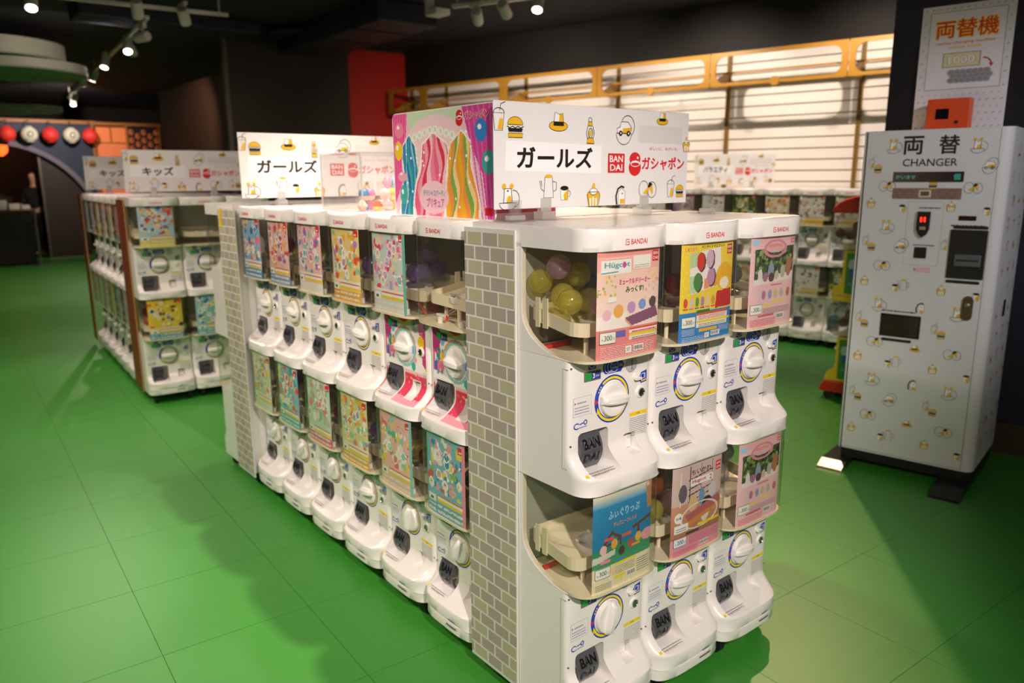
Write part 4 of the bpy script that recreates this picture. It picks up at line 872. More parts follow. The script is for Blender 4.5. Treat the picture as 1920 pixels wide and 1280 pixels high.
def d_cup(f):
    f.poly([(-.3, .25), (.3, .25), (.24, -.4), (-.24, -.4)], 2); f.poly([(.0, -.4), (.24, -.4), (.3, .25), (.16, .1), (-.08, -.12)], 1); f.line([(-.3, .25), (.3, .25), (.24, -.4), (-.24, -.4)], LW, 0, True); f.ell(0, .25, .3, .13, 0, 16); f.line(ring_pts(.3, -.05, .16, .17, 10, R(-90), R(90), False), LW, 0)
def d_pot(f):
    f.line([(-.2, .36), (.2, .36), (.26, -.45), (-.26, -.45)], LW, 0, True); f.ell(0, .40, .2, .07, 1, 14); f.line([(-.24, -.2), (-.4, -.1), (-.48, .22), (-.40, .22), (-.36, .0)], LW, 0); f.line([(.22, .2), (.42, .16), (.40, -.15), (.25, -.2)], LW, 0)
def d_drink(f):
    f.line([(-.26, .1), (.22, .1), (.14, -.48), (-.2, -.48)], LW, 0, True); f.poly([(-.08, -.44), (.12, -.44), (.16, -.08), (.02, -.08)], 1); f.line(ring_pts(-.02, .1, .24, .17, 10, 0, math.pi, False), LW, 0); f.line([(.02, .18), (.06, .40), (.26, .48)], LW, 0)
def d_bear(f):
    f.line(ring_pts(-.05, -.22, .38, .26, 14, math.pi, 2*math.pi, False), LW, 0, True); f.line(ring_pts(.22, -.08, .26, .30, 14, R(-80), R(100), False), LW, 0); f.poly([(-.25, -.2), (.14, -.2), (.10, .28), (-.21, .28)], 2); f.poly([(-.12, -.2), (.14, -.2), (.08, .04), (-.06, .0)], 1)
    f.ell(-.22, .36, .09, .10, 1, 10); f.ell(.12, .36, .09, .10, 1, 10); f.line([(-.25, -.2), (-.21, .28), (.10, .28), (.14, -.2)], LW, 0); f.ell(-.06, .2, .035, .03, 0, 8)
def d_bird(f):
    f.poly([(-.2, -.4), (.26, -.4), (.26, .2), (.02, .38), (-.2, .2)], 2); f.line([(-.2, -.4), (.26, -.4), (.26, .2), (.02, .38), (-.2, .2)], LW, 0, True); f.line([(-.3, -.4), (-.36, .0), (-.24, .34), (.0, .46), (.2, .40)], .09, 0); f.poly([(-.08, -.36), (.22, -.36), (.22, -.14), (-.08, -.14)], 1); f.ell(.06, .12, .05, .03, 0, 8)
def d_shoe(f):
    f.oell(-.22, .0, .27, .32, LW, 0, 18); f.oell(.24, -.02, .25, .30, LW, 0, 18); f.poly([(-.26, -.14), (-.06, -.18), (.1, .04), (.24, -.18), (.3, -.16), (.26, .2), (.06, .1), (-.14, -.02)], 1); f.poly([(-.02, .06), (.08, .28), (.26, .2), (.12, .08)], 0)
DOOD = dict(burger=d_burger, hat=d_hat, lantern=d_lantern, car=d_car, cake=d_cake, cup=d_cup, pot=d_pot, drink=d_drink, bear=d_bear, bird=d_bird, shoe=d_shoe)
DNAME = dict(burger='hamburger_print', hat='hat_print', lantern='lantern_print', car='toy_car_print', cake='cupcake_print', cup='cup_print', pot='coffee_pot_print', drink='drink_print', bear='toy_bear_print', bird='toy_bird_print', shoe='shoe_print')
DMESH = {}
for k, fn in DOOD.items():
    f = Flat(lambda x, z, o=0.0: (x, -o*1.0, z), .004); fn(f)                # unit size; scaled with the object, so offsets shrink with it
    DMESH[k] = f.mesh(k+'_print', DM)
def doodle(kind, parent, x, y, z, size): return obj(DNAME[kind], DMESH[kind], parent, (x, y, z), None, scale=(size, size, size))

# ------------------------------------------------------------------ top signs
def capsule_logo(f, cx, cz, s, red, white):
    f.ell(cx, cz+.22*s, .42*s, .34*s, red, 20); f.ell(cx+.2*s, cz+.28*s, .07*s, .07*s, white, 10); f.ell(cx, cz-.22*s, .46*s, .42*s, red, 22); f.ell(cx+.02*s, cz-.02*s, .36*s, .16*s, white, 18); f.ell(cx+.02*s, cz-.05*s, .30*s, .09*s, red, 16)
def sign(label, loc, rz, word, cut=1.0):
    W, H = .78, .277; t = thing('sign_board', label, 'sign', loc, rz, 'category signs on the machine tops'); z0 = .031
    obj('board', bevel(MB().box(-W/2, W/2, 0, .006, z0, z0+H).mesh('board', mat('sign_white', 'e9e7e6', .3)), .0015, 1), t)
    mp = lambda x, z, o=0.0: (x, -.0004-o, z); X = lambda u: -W/2+u*W; Z = lambda v: z0+v*H
    f = Flat(mp); f.poly([(X(.045), Z(.36)), (X(.50), Z(.33)), (X(.50), Z(.62)), (X(.05), Z(.64))], 0); obj('word_card', f.mesh('word_card', [mat('sign_card', 'f6f6f8', .25)]), t)
    f = Flat(mp, o0=.0003); f.text(word, X(.275), Z(.49), .058, 0, .032, width=.28 if word == 'ガールズ' else (.20 if word == 'キッズ' else .24)); obj('word_lettering', f.mesh('word_lettering', [M_ink]), t)
    f = Flat(mp); f.poly([(X(.70), Z(.66)), (X(.96), Z(.66)), (X(.96), Z(.84)), (X(.70), Z(.84))], 0); obj('blank_patch', f.mesh('blank_patch', [mat('sign_patch', 'dcdad9', .3)]), t)
    f = Flat(mp, o0=.0001); f.poly([(X(.535), Z(.34)), (X(.625), Z(.34)), (X(.625), Z(.54)), (X(.535), Z(.54))], 0); f.text('BAN', X(.58), Z(.485), .019, 1, .02, width=.056); f.text('DAI', X(.58), Z(.395), .019, 1, .02, width=.052); obj('square_logo', f.mesh('square_logo', [M_red, M_paper]), t)
    f = Flat(mp, o0=.0001); capsule_logo(f, X(.683), Z(.44), .058, 0, 1); obj('capsule_logo', f.mesh('capsule_logo', [M_red, M_paper]), t)
    f = Flat(mp, o0=.0001); f.text('ガシャポン', X(.85), Z(.44), .040, 0, .035, width=.20); f.text('ほしいに、ながいを。', X(.85), Z(.60), .0095, 0, 0, width=.135); obj('logo_lettering', f.mesh('logo_lettering', [M_red]), t)
    for k, u, v, s in (('drink', .022, .86, .075), ('burger', .09, .76, .062), ('hat', .285, .83, .068), ('lantern', .44, .76, .075), ('car', .62, .78, .085), ('hat', .835, .955, .052), ('cake', .985, .66, .048), ('bear', .06, .12, .075), ('pot', .24, .21, .068), ('cup', .315, .145, .050), ('cake', .46, .12, .070), ('bird', .61, .095, .062), ('shoe', .76, .16, .080), ('drink', .90, .19, .070), ('burger', .955, .13, .044)):
        if cut < 1 and u > cut: continue
        doodle(k, t, X(u), -.0005, min(Z(v), z0+H-s*.42), s)
    for q in (-.215, .185):
        obj('clip', MB().box(q-.022, q+.022, -.016, .022, 0, .022).box(q-.018, q+.018, -.006, -.002, .022, .058).box(q-.018, q+.018, .008, .012, .022, .058).mesh('clip', clear_mat('clip_clear', 'f2f1ee', .42)), t)
        obj('foot_plate', MB().box(q-.045, q+.045, -.045, .05, 0, .002).mesh('foot_plate', M_acryl), t)
    return t
TOPZ = 1.3605
sign('large white sign reading girls in Japanese beside the colourful cardboard display', (.263, .315, TOPZ), 0.0, 'ガールズ')
sign('white sign reading girls in Japanese at the far end behind the clear case', (.22, 2.05, TOPZ), 0.0, 'ガールズ')
sign('greyish white sign reading kids in Japanese on the near end of the second block', B(.29, .33)+Vector((0, 0, TOPZ)), BR, 'キッズ')
sign('white sign reading kids in Japanese on the far end of the second block', B(.265, 2.05)+Vector((0, 0, TOPZ)), BR, 'キッズ')
sign('small white sign reading variety in Japanese on the machines by the slat wall', tuple(WP(2.04, 5.33, TOPZ)), phi, 'バラエティ')
def clip_thing(label, loc):
    t = thing('sign_clip', label, 'clip', loc)
    obj('foot', MB().box(-.045, .045, -.04, .04, 0, .003).mesh('clip_foot', M_acryl), t); obj('block', bevel(MB().box(-.026, .026, -.012, .012, .003, .016).mesh('clip_block', clear_mat('clip_clear', 'f2f1ee', .42)), .002), t); obj('jaw', MB().box(-.018, .018, -.006, -.003, .016, .055).box(-.018, .018, .003, .006, .016, .055).mesh('clip_jaw', M_acryl), t)
clip_thing('clear plastic sign clip standing empty above the machine with garden posters', (.64, .22, TOPZ))
clip_thing('clear plastic sign clip at the foot of the colourful cardboard display', (-.07, .30, TOPZ))

# colourful cardboard display
t = thing('cardboard_display', 'glossy pink cardboard display with balloons standing on the row of six machines', 'display', (-.103, .605, TOPZ), R(-90))
CW, CH = .525, .308
ol = rrect(-CW/2, CW/2, 0, CH, .018, 5)
obj('board', MB().prism(ol, lambda a, b, h: (a, h, b), 0, .004).mesh('display_board', M_whitem), t)
rnd = random.Random(12); c = Canvas(200, 118, 'ee9ac0')
c.rect(0, 0, 1, 1, 'f3c6d6'); c.poly([(0, 0), (.16, 0), (.12, .6), (0, .9)], 'ea4f98'); c.poly([(.72, 0), (1, 0), (1, 1), (.94, 1), (.90, .6), (.80, .35)], 'd8489a'); c.poly([(.16, 0), (.72, 0), (.66, .2), (.2, .2)], 'cfe0c0'); c.ell(.45, .5, .36, .46, 'f6d4d8'); c.speck(.12, .2, .8, .98, ['f9b8c8', 'fbeee8', 'f7d27a', 'a8dcd4', 'f3a0b8', 'ffffff'], 130, .016, rnd)
for k in range(5): c.poly([(.76+k*.05, 0), (.775+k*.05, 0), (.90+k*.03, 1), (.89+k*.03, 1)], 'e06ab0'); c.poly([(.02+k*.03, 0), (.03+k*.03, 0), (.01+k*.02, .8), (.0+k*.02, .8)], 'f078b0')
for i in range(8): c.ell(.24+i*.055, .17+.02*abs(i-3.5), .028, .04, 'f6f2ee'); c.ell(.24+i*.055, .17+.02*abs(i-3.5), .012, .02, 'cfe0c0')
# three plain ribbon-like colour swirls in place of the printed figures
for x, w, cols in ((.185, .145, ['2f9aa0', '3f7fcc', '8fd4c8', '2f6ab8', '4fb0a8']), (.44, .27, ['ee6a8c', 'f6a4b4', 'dd3c58', 'f8c8cc', 'f08aa4']), (.70, .20, ['f0b428', 'ee9450', '7fb04a', 'f6d49a', 'f2a03a'])):
    ph = x*9
    c.band(lambda X, Y: (Y > .20) & (abs(X-x-.012*np.sin(Y*9+ph)) < w*(.42+.62*(Y-.2))*np.clip((Y-.19)*9, 0, 1)), 'fbf3ee')
    for k, cc in enumerate(cols*2):
        u0, u1 = -1+k*.2, -1+(k+1.15)*.2
        c.band(lambda X, Y: (Y > .22) & ((X-x-.012*np.sin(Y*9+ph)) > w*.92*(u0+.10*np.sin(Y*14+k))*(.42+.62*(Y-.2))) & ((X-x-.012*np.sin(Y*9+ph)) < w*.92*(u1+.10*np.sin(Y*14+k+1))*(.42+.62*(Y-.2))) & (abs(X-x-.012*np.sin(Y*9+ph)) < w*.92*(.42+.62*(Y-.2))*np.clip((Y-.21)*9, 0, 1)), cc)
    for q in range(7): c.ell(x+rnd.uniform(-.6, .6)*w, rnd.uniform(.35, .95), .008, .013, 'ffffff')
for x, y, rx, ry, k in ((.07, .16, .05, .075, 'f48aa8'), (.055, .36, .045, .095, 'f4d02c'), (.10, .80, .04, .10, '4ab0a8'), (.89, .22, .055, .10, '3f86cc'), (.95, .50, .055, .105, '4aa8a0'), (.09, .62, .05, .05, 'f4a8bc')): c.ell(x, y, rx, ry, k); c.ell(x-.012, y-.03, rx*.3, ry*.25, 'ffffff')
c.ell(.43, .82, .15, .16, 'f7ccd4'); c.rect(.92, .90, .985, .97, 'd8262b')
obj('printed_face', c.mesh('display_print', lambda x, z, o=0.0: (x, -.0004-o, z), -CW/2+.004, CW/2-.004, .003, CH-.003, M_print), t, label='pink, teal and yellow abstract print with balloons')
f = Flat(lambda x, z, o=0.0: (x, -.0008-o, z)); X = lambda u: -CW/2+u*CW; Z = lambda v: CH*(1-v)
capsule_logo(f, X(.695), Z(.10), .036, 0, 1); f.text('ガシャポン', X(.85), Z(.09), .026, 1, .05, width=.112); f.text('ガシャポン', X(.85), Z(.09), .024, 0, .012, width=.108)
f.text('デリシャスパーティ', X(.44), Z(.77), .022, 1, .05, width=.125); f.text('デリシャスパーティ', X(.44), Z(.77), .020, 2, .02, width=.12); f.text('プリキュア', X(.45), Z(.86), .030, 1, .05, width=.10); f.text('プリキュア', X(.45), Z(.86), .028, 3, .02, width=.095)
obj('lettering', f.mesh('display_lettering', [M_red, M_paper, M_teal, M_mag]), t)
t = thing('cardboard_display', 'pink cardboard panel with scalloped foot behind the large white sign', 'display', (.03, .385, TOPZ))
c = Canvas(50, 30, 'f0c8d0'); c.rect(0, .0, 1, .8, 'ec8fb0'); c.rect(0, .86, 1, .93, 'd8485a')
for i in range(16): c.ell(i/15, .8, .035, .06, 'f0c8d0')
obj('board', MB().box(-.12, .12, .001, .005, 0, .26).mesh('panel_board', M_whitem), t); obj('printed_face', c.mesh('panel_print', plane_map(0), -.12, .12, 0, .26, M_print), t)

# clear display case with small toys
t = thing('display_case', 'clear acrylic display case with toys on the row of six machines', 'display case', (.115, 1.30, TOPZ))
cw, cdp, ch = .19, .16, .20
for nm, b in (('pane', (-cw, cw, -cdp, -cdp+.003, 0, ch)), ('pane', (-cw, cw, cdp-.003, cdp, 0, ch)), ('pane', (-cw, -cw+.003, -cdp+.003, cdp-.003, 0, ch)), ('pane', (cw-.003, cw, -cdp+.003, cdp-.003, 0, ch)), ('lid', (-cw-.002, cw+.002, -cdp-.002, cdp+.002, ch, ch+.004))):
    obj(nm, MB().box(*b).mesh('case_pane', M_acryl), t)
for sx in (-1, 1):
    for sy in (-1, 1): obj('edge', MB().cyl((sx*cw, sy*cdp, 0), (0, 0, 1), .004, ch+.004, 8).mesh('case_edge', clear_mat('acrylic_edge', 'f4f4f4', .4)), t)
t0 = thing('toy_stand', 'small white step stand inside the clear display case', 'stand', (.185, 1.33, TOPZ+.001)); obj('step', bevel(MB().box(-.07, .07, -.05, .05, 0, .03).mesh('stand_step', M_whitem), .002), t0); obj('back_plate', MB().box(-.07, .07, .046, .05, .03, .10).mesh('stand_back', M_acryl), t0)
toys = [(-.02, 1.23, 0, 'toy_figure', '3f8ac0', 'f0c8b0', 'blue'), (.02, 1.26, 0, 'toy_figure', 'e87aa8', 'f4d8c8', 'pink'), (.06, 1.22, 0, 'toy_figure', 'f4ece0', 'f6dcd0', 'white'), (.10, 1.24, 0, 'toy_figure', 'f0d04a', 'f4e0a8', 'yellow'), (-.045, 1.20, 0, 'toy_cupcake', 'f0b890', 'f6e8d8', 'peach'), (.05, 1.18, 0, 'toy_cupcake', 'f4e8dc', 'f0c0c8', 'cream'), (.0, 1.17, 0, 'toy_cupcake', 'f2d84a', 'd8602e', 'yellow')]
for x, y, z, nm, c1, c2, cn in toys:
    t = thing(nm, 'tiny %s toy %s standing in the clear display case' % (cn, 'figure' if 'fig' in nm else 'cake'), 'toy', (x, y, TOPZ+.001))
    if nm == 'toy_figure':
        obj('body', MB().lathe([(.016, 0), (.018, .006), (.010, .028), (.009, .034)], n=14).mesh('toy_body', mat('toy_'+c1, c1, .3), 50), t); obj('head', MB().lathe([(.004, .032), (.016, .040), (.019, .052), (.015, .066), (.004, .072)], n=14).mesh('toy_head', mat('toy_'+c2, c2, .3), 60), t)
        obj('hair', MB().lathe([(.0195, .050), (.021, .058), (.016, .070), (.003, .077)], n=14).mesh('toy_hair', mat('toy_'+c1, c1, .3), 60), t)
    else:
        obj('case', MB().lathe([(.012, 0), (.017, .014)], n=16).mesh('cake_case', mat('toy_'+c1, c1, .3), 50), t); obj('cream_top', MB().lathe([(.019, .014), (.019, .020), (.013, .026), (.012, .030), (.004, .037)], n=16).mesh('cake_top', mat('toy_'+c2, c2, .3), 60), t)
for x, c1, cn in ((.14, 'f09ab8', 'pink'), (.175, '9ac8e4', 'light blue'), (.21, 'f2d060', 'yellow'), (.24, 'f0c080', 'orange')):
    t = thing('toy_wand', 'tiny %s toy wand leaning on the stand in the clear case' % cn, 'toy', (x, 1.345, TOPZ+.032)); t.rotation_euler = (-.35, .25, 0)
    obj('handle', MB().cyl((0, 0, 0), (0, 0, 1), .005, .05, 10).mesh('wand_handle', M_paper, 40), t); obj('blade', MB().lathe([(.006, .045), (.014, .06), (.014, .085), (.005, .10)], n=14).mesh('wand_blade', mat('toy_'+c1, c1, .3), 60), t)

# ------------------------------------------------------------------ change machine
CL, CR = Vector((2.3445, .6105, 0)), math.atan2(-.98172, .19033)
t = thing('change_machine', 'tall white change machine printed with small yellow and black doodles', 'change machine', CL, CR)
CWD, CDP, CZ0, CZ1 = .612, .56, .088, 1.676
M_cab = mat('cabinet_white', 'd9d9da', .38)
ol = [(0, CDP), (0, .004), (.004, 0)]+[(CWD-.045+.045*math.sin(R(90*i/8)), .045-.045*math.cos(R(90*i/8))) for i in range(9)]+[(CWD, CDP)]
obj('cabinet', MB().loft([[(x, y, z) for x, y in ol] for z in (CZ0, CZ1)]).mesh('cabinet', M_cab, 40), t)
obj('plinth', MB().box(.01, CWD-.01, .02, CDP-.01, .035, CZ0).mesh('plinth', M_black), t)
for x0, x1, y0, lb in ((-.055, .065, -.15, 'polished front tip'), (.475, .605, -.20, None)):
    fo = obj('foot_bar', bevel(MB().box(x0, x1, y0+.075, CDP, .0, .036).mesh('foot_bar', M_dark), .003), t)
    obj('foot_tip', MB().prism([(y0, 0), (y0+.075, 0), (y0+.075, .036), (y0+.012, .010)], lambda a, b, h: (h, a, b), x0, x1).mesh('foot_tip', M_steel if lb else M_dark), fo)
obj('front_door', bevel(MB().box(.016, CWD-.05, -.006, .0, CZ0+.01, CZ1-.004).mesh('front_door', M_cab), .002, 1), t)
obj('door_gap', MB().box(.010, .016, -.001, .0, CZ0, CZ1-.004).mesh('door_gap', M_black), t); obj('door_gap', MB().box(CWD-.050, CWD-.048, -.001, .0, CZ0, CZ1-.004).mesh('door_gap', M_mid), t)
fy = -.0062; fp_ = plane_map(fy)
for ch, x in (('両', .219), ('替', .368)): f = Flat(fp_, o0=.0004); f.text(ch, x, 1.606, .084, 0, .022); obj('kanji_lettering', f.mesh('kanji_lettering', [M_ink]), t)
f = Flat(fp_, o0=.0004); f.text('CHANGER', .294, 1.528, .034, 0, .012, width=.228); obj('changer_lettering', f.mesh('changer_lettering', [M_ink]), t)
d = obj('message_display', bevel(MB().box(.146, .440, fy-.004, fy, 1.440, 1.486).mesh('message_display', mat('display_brown', '2c1d18', .2)), .001, 1), t)
f = Flat(plane_map(fy-.0042)); f.text('かいませ', .20, 1.463, .018, 0, .01, width=.085); f.text('個', .413, 1.463, .028, 0, .01); obj('display_lettering', f.mesh('display_lettering', [mat('display_teal', '2f7f74', .4, emit='2f8f80', estr=.4)]), d)
d = obj('money_guide', MB().box(.148, .438, fy-.001, fy, 1.362, 1.412).mesh('money_guide', mat('guide_taupe', '8a6f64', .4)), t)
f = Flat(plane_map(fy-.0012))
for x in (.18, .22, .36, .40): f.oell(x, 1.387, .016, .018, .003, 0, 16)
f.poly(rrect(.262, .314, 1.370, 1.404, .003), 1); f.poly(rrect(.270, .306, 1.377, 1.397, .003), 0); obj('guide_print', f.mesh('guide_print', [mat('guide_line', '6b544c', .5), mat('guide_note', 'cfc7a8', .5)]), d)
f = Flat(fp_); f.line(rrect(.222, .372, 1.055, 1.350, .012), .0022, 0, True); obj('coin_panel_outline', f.mesh('coin_panel_outline', [mat('panel_line', 'b4b4b6', .5)]), t)
d = obj('coin_entry', MB().prism([(.268, 1.305), (.322, 1.305), (.322, 1.225), (.312, 1.2), (.295, 1.186), (.278, 1.2), (.268, 1.225)], lambda a, b, h: (a, h, b), fy-.012, fy).mesh('coin_entry', M_black), t)
for x in (.286, .301): obj('red_lamp', MB().box(x-.0035, x+.0035, fy-.0135, fy-.012, 1.258, 1.280).mesh('red_lamp', mat('red_led', 'ff2010', .3, emit='ff2010', estr=3.0)), d)
obj('coin_chrome', MB().box(.283, .309, fy-.016, fy-.012, 1.222, 1.236).mesh('coin_chrome', M_chrome), d)
obj('coin_return', MB().box(.268, .320, fy-.003, fy, 1.089, 1.140).mesh('coin_return', M_black), t)
rnd = random.Random(9)
f = Flat(fp_); f.dashes(.27, .36, 1.318, 1.326, 1, 0, rnd, .7); f.dashes(.26, .35, 1.146, 1.153, 1, 0, rnd, .7); f.dashes(.15, .30, .822, .830, 1, 0, rnd, .8); f.dashes(.41, .55, 1.24, 1.25, 1, 0, rnd, .7); obj('small_lettering', f.mesh('small_lettering', [M_ink]), t)
d = obj('note_unit', bevel(MB().box(.412, .562, fy-.008, fy, 1.006, 1.228).mesh('note_unit', M_dark), .004), t)
obj('note_slot', bevel(MB().box(.440, .548, fy-.022, fy-.008, 1.062, 1.118).mesh('note_slot', mat('slot_grey', '5a5a5c', .4)), .006), d); obj('slot_mouth', MB().box(.450, .538, fy-.0235, fy-.022, 1.088, 1.094).mesh('slot_mouth', M_black), d)
obj('red_display', MB().box(.438, .508, fy-.002, fy, 1.269, 1.290).mesh('red_display', mat('led_window', '2a0c0c', .2)), t)
for zz, x0, x1 in ((.990, .412, .550), (.684, .16, .295), (1.238, .42, .56)): obj('caption_bar', MB().prism(rrect(x0, x1, zz-.007, zz+.007, .006), lambda a, b, h: (a, h, b), fy-.0008, fy).mesh('caption_bar', M_dark), t)
d = obj('payout_tray', bevel(MB().box(.149, .328, fy-.004, fy, .701, .812).mesh('payout_tray', mat('tray_black', '14120f', .25)), .004), t)
obj('tray_glass', MB().box(.157, .320, fy-.0052, fy-.004, .709, .804).mesh('tray_glass', mat('tray_smoked', '2a241c', .08)), d)
d = obj('lock_plate', MB().prism(rrect(.492, .536, .816, .928, .021, 7), lambda a, b, h: (a, h, b), fy-.006, fy).mesh('lock_plate', mat('lock_brass', '6b5a3c', .35, .6)), t)
obj('lock_core', MB().lathe([(.011, 0), (.011, .006), (.008, .008)], (.514, fy-.006, .886), 16, ax=(0, -1, 0)).mesh('lock_core', M_steel, 40), d)
f = Flat(fp_); f.poly(rrect(.27, .345, 1.018, 1.050, .001), 0); f.dashes(.285, .343, 1.022, 1.046, 3, 1, rnd, .4); f.ell(.277, 1.034, .006, .008, 1, 10); obj('notice_sticker', f.mesh('notice_sticker', [mat('sticker_rose_white', 'e6d4d2', .5), mat('print_rose', 'd0788a', .6)]), t)
DD = [('bear', .137, 1.605), ('bear', .484, 1.6), ('drink', .044, 1.533), ('burger', .074, 1.5), ('shoe', .122, 1.42), ('shoe', .481, 1.414), ('cake', .057, 1.344), ('cake', .402, 1.333), ('cup', .197, 1.319), ('cup', .545, 1.313), ('burger', .318, 1.424), ('car', .535, 1.509), ('car', .205, 1.141), ('drink', .392, 1.159)]
for z0 in (1.231, .853, .474):
    DD += [('bear', .137, z0), ('drink', .048, z0-.067), ('burger', .076, z0-.102), ('shoe', .131, z0-.187), ('cake', .058, z0-.263), ('cup', .199, z0-.290), ('pot', .236, z0-.274), ('cake', .400, z0-.284)]
    if z0 < 1: DD += [('bird', .322, z0-.003), ('bear', .480, z0-.013), ('drink', .390, z0-.090), ('burger', .420, z0-.121), ('hat', .315, z0-.199), ('shoe', .475, z0-.207)]
    if z0 < .6: DD.append(('car', .223, z0-.093))
for z0 in (.929, .543, .160): DD.append(('cup', .543, z0))
SZ = dict(bear=.072, drink=.055, burger=.042, shoe=.075, cake=.052, cup=.044, pot=.058, bird=.056, hat=.046, car=.070)
for k, x, z in DD: doodle(k, t, x, fy-.0003, z, SZ[k])
rnd = random.Random(4); kinds = list(SZ)
for r in range(14):
    for q in range(3):
        k = kinds[(r*3+q*5) % len(kinds)]; o = doodle(k, t, CWD+.0004, .13+.16*q+(.07 if r % 2 else 0), .2+r*.105, SZ[k]); o.rotation_euler = (0, 0, R(90))
obj('side_vent', MB().box(CWD, CWD+.002, .30, .36, .80, .88).mesh('side_vent', M_black), t)
# notice board and orange box on its top
t = thing('notice_board', 'white notice about money changing standing on the change machine', 'sign', CL+Matrix.Rotation(CR, 3, 'Z') @ Vector((.352, .16, CZ1)), CR)
BW, BH = .375, .555
obj('board', bevel(MB().box(-BW/2, BW/2, 0, .006, 0, BH).mesh('notice_board', mat('notice_white', 'dcdadc', .3)), .001, 1), t)
mp = lambda x, z, o=0.0: (x, -.0004-o, z)
f = Flat(mp); rnd = random.Random(8)
for i in range(13):
    for j in range(19):
        x, z = -BW/2+.016+i*.0285+(.014 if j % 2 else 0), .014+j*.0292
        if x < BW/2-.008: f.line([(x-.005, z-.003), (x+.005, z+.003)], .003, j % 2); f.o -= f.st
obj('dot_pattern', f.mesh('dot_pattern', [M_mid, mat('pattern_tan', 'b8a878', .5)]), t, kind='stuff')
f = Flat(mp, o0=.0002); f.poly(rrect(-.150, .155, .185, .525, .002), 0); f.line(rrect(-.150, .155, .185, .525, .002), .0022, 1, True); obj('inner_sheet', f.mesh('inner_sheet', [mat('notice_sheet', 'e2e0e4', .3), M_mid]), t)
f = Flat(mp, o0=.0006); f.text('両替機', .002, .450, .088, 0, .055, width=.262); f.text('両替機', .002, .450, .078, 1, .012, width=.25); obj('title_lettering', f.mesh('title_lettering', [mat('title_yellow', 'f0c020', .5), mat('title_red', 'cf2a1e', .5)]), t)
f = Flat(mp, o0=.0006); f.text('money-changing machine', 0, .388, .016, 0, .02, width=.24); f.text('自動両替機  高額紙幣', 0, .368, .012, 1, .01, width=.13); obj('sub_lettering', f.mesh('sub_lettering', [mat('orange_ink', 'dd7018', .5), mat('title_yellow', 'f0c020', .5)]), t)
f = Flat(mp, o0=.0006); f.poly(rrect(-.085, .070, .280, .345, .002), 1); f.poly(rrect(-.080, .065, .284, .341, .002), 0); f.text('1000', -.007, .313, .036, 1, .03, width=.115); f.text('1000', -.007, .313, .032, 2, .0, width=.108); obj('bank_note_print', f.mesh('bank_note_print', [mat('note_cream', 'd8cfa0', .5), mat('note_grey', '9a968a', .5), M_paper]), t)
f = Flat(mp, o0=.0006); f.line(ring_pts(.078, .280, .036, .034, 8, R(90), R(10), False), .006, 0); f.poly([(.103, .288), (.124, .288), (.1145, .272)], 0); obj('red_arrow', f.mesh('red_arrow', [mat('arrow_red', 'b83a30', .5)]), t)
f = Flat(mp, o0=.0006)
for r in range(3):
    for q in range(7): f.ell(-.042+q*.0235+(.010 if r % 2 else 0), .222+r*.018, .017, .013, 0, 16); f.oell(-.042+q*.0235+(.010 if r % 2 else 0), .222+r*.018, .014, .0105, .002, 1, 14)
obj('coin_print', f.mesh('coin_print', [mat('coin_grey', '8a888c', .5), mat('coin_light', 'b0aeb0', .5)]), t)
obj('easel_foot', MB().box(-.12, .12, .006, .10, 0, .004).prism([(.006, .0), (.10, .0), (.006, .2)], lambda a, b, h: (h, a, b), -.004, .004).mesh('easel_foot', M_acryl), t)
t = thing('sensor_box', 'bright orange box with small black screen on the change machine', 'box', CL+Matrix.Rotation(CR, 3, 'Z') @ Vector((.335, .05, CZ1)), CR)
M_orbox = mat('orange_plastic', 'd94a12', .4)
obj('case', bevel(MB().box(-.088, .088, 0, .07, 0, .135).mesh('box_case', M_orbox), .004), t); obj('screen', MB().box(-.050, .004, -.0015, .0, .045, .090).mesh('box_screen', mat('screen_black', '0d0d10', .15)), t); obj('button', MB().cyl((.038, 0, .030), (0, -1, 0), .008, .004, 14).mesh('box_button', M_black, 40), t)

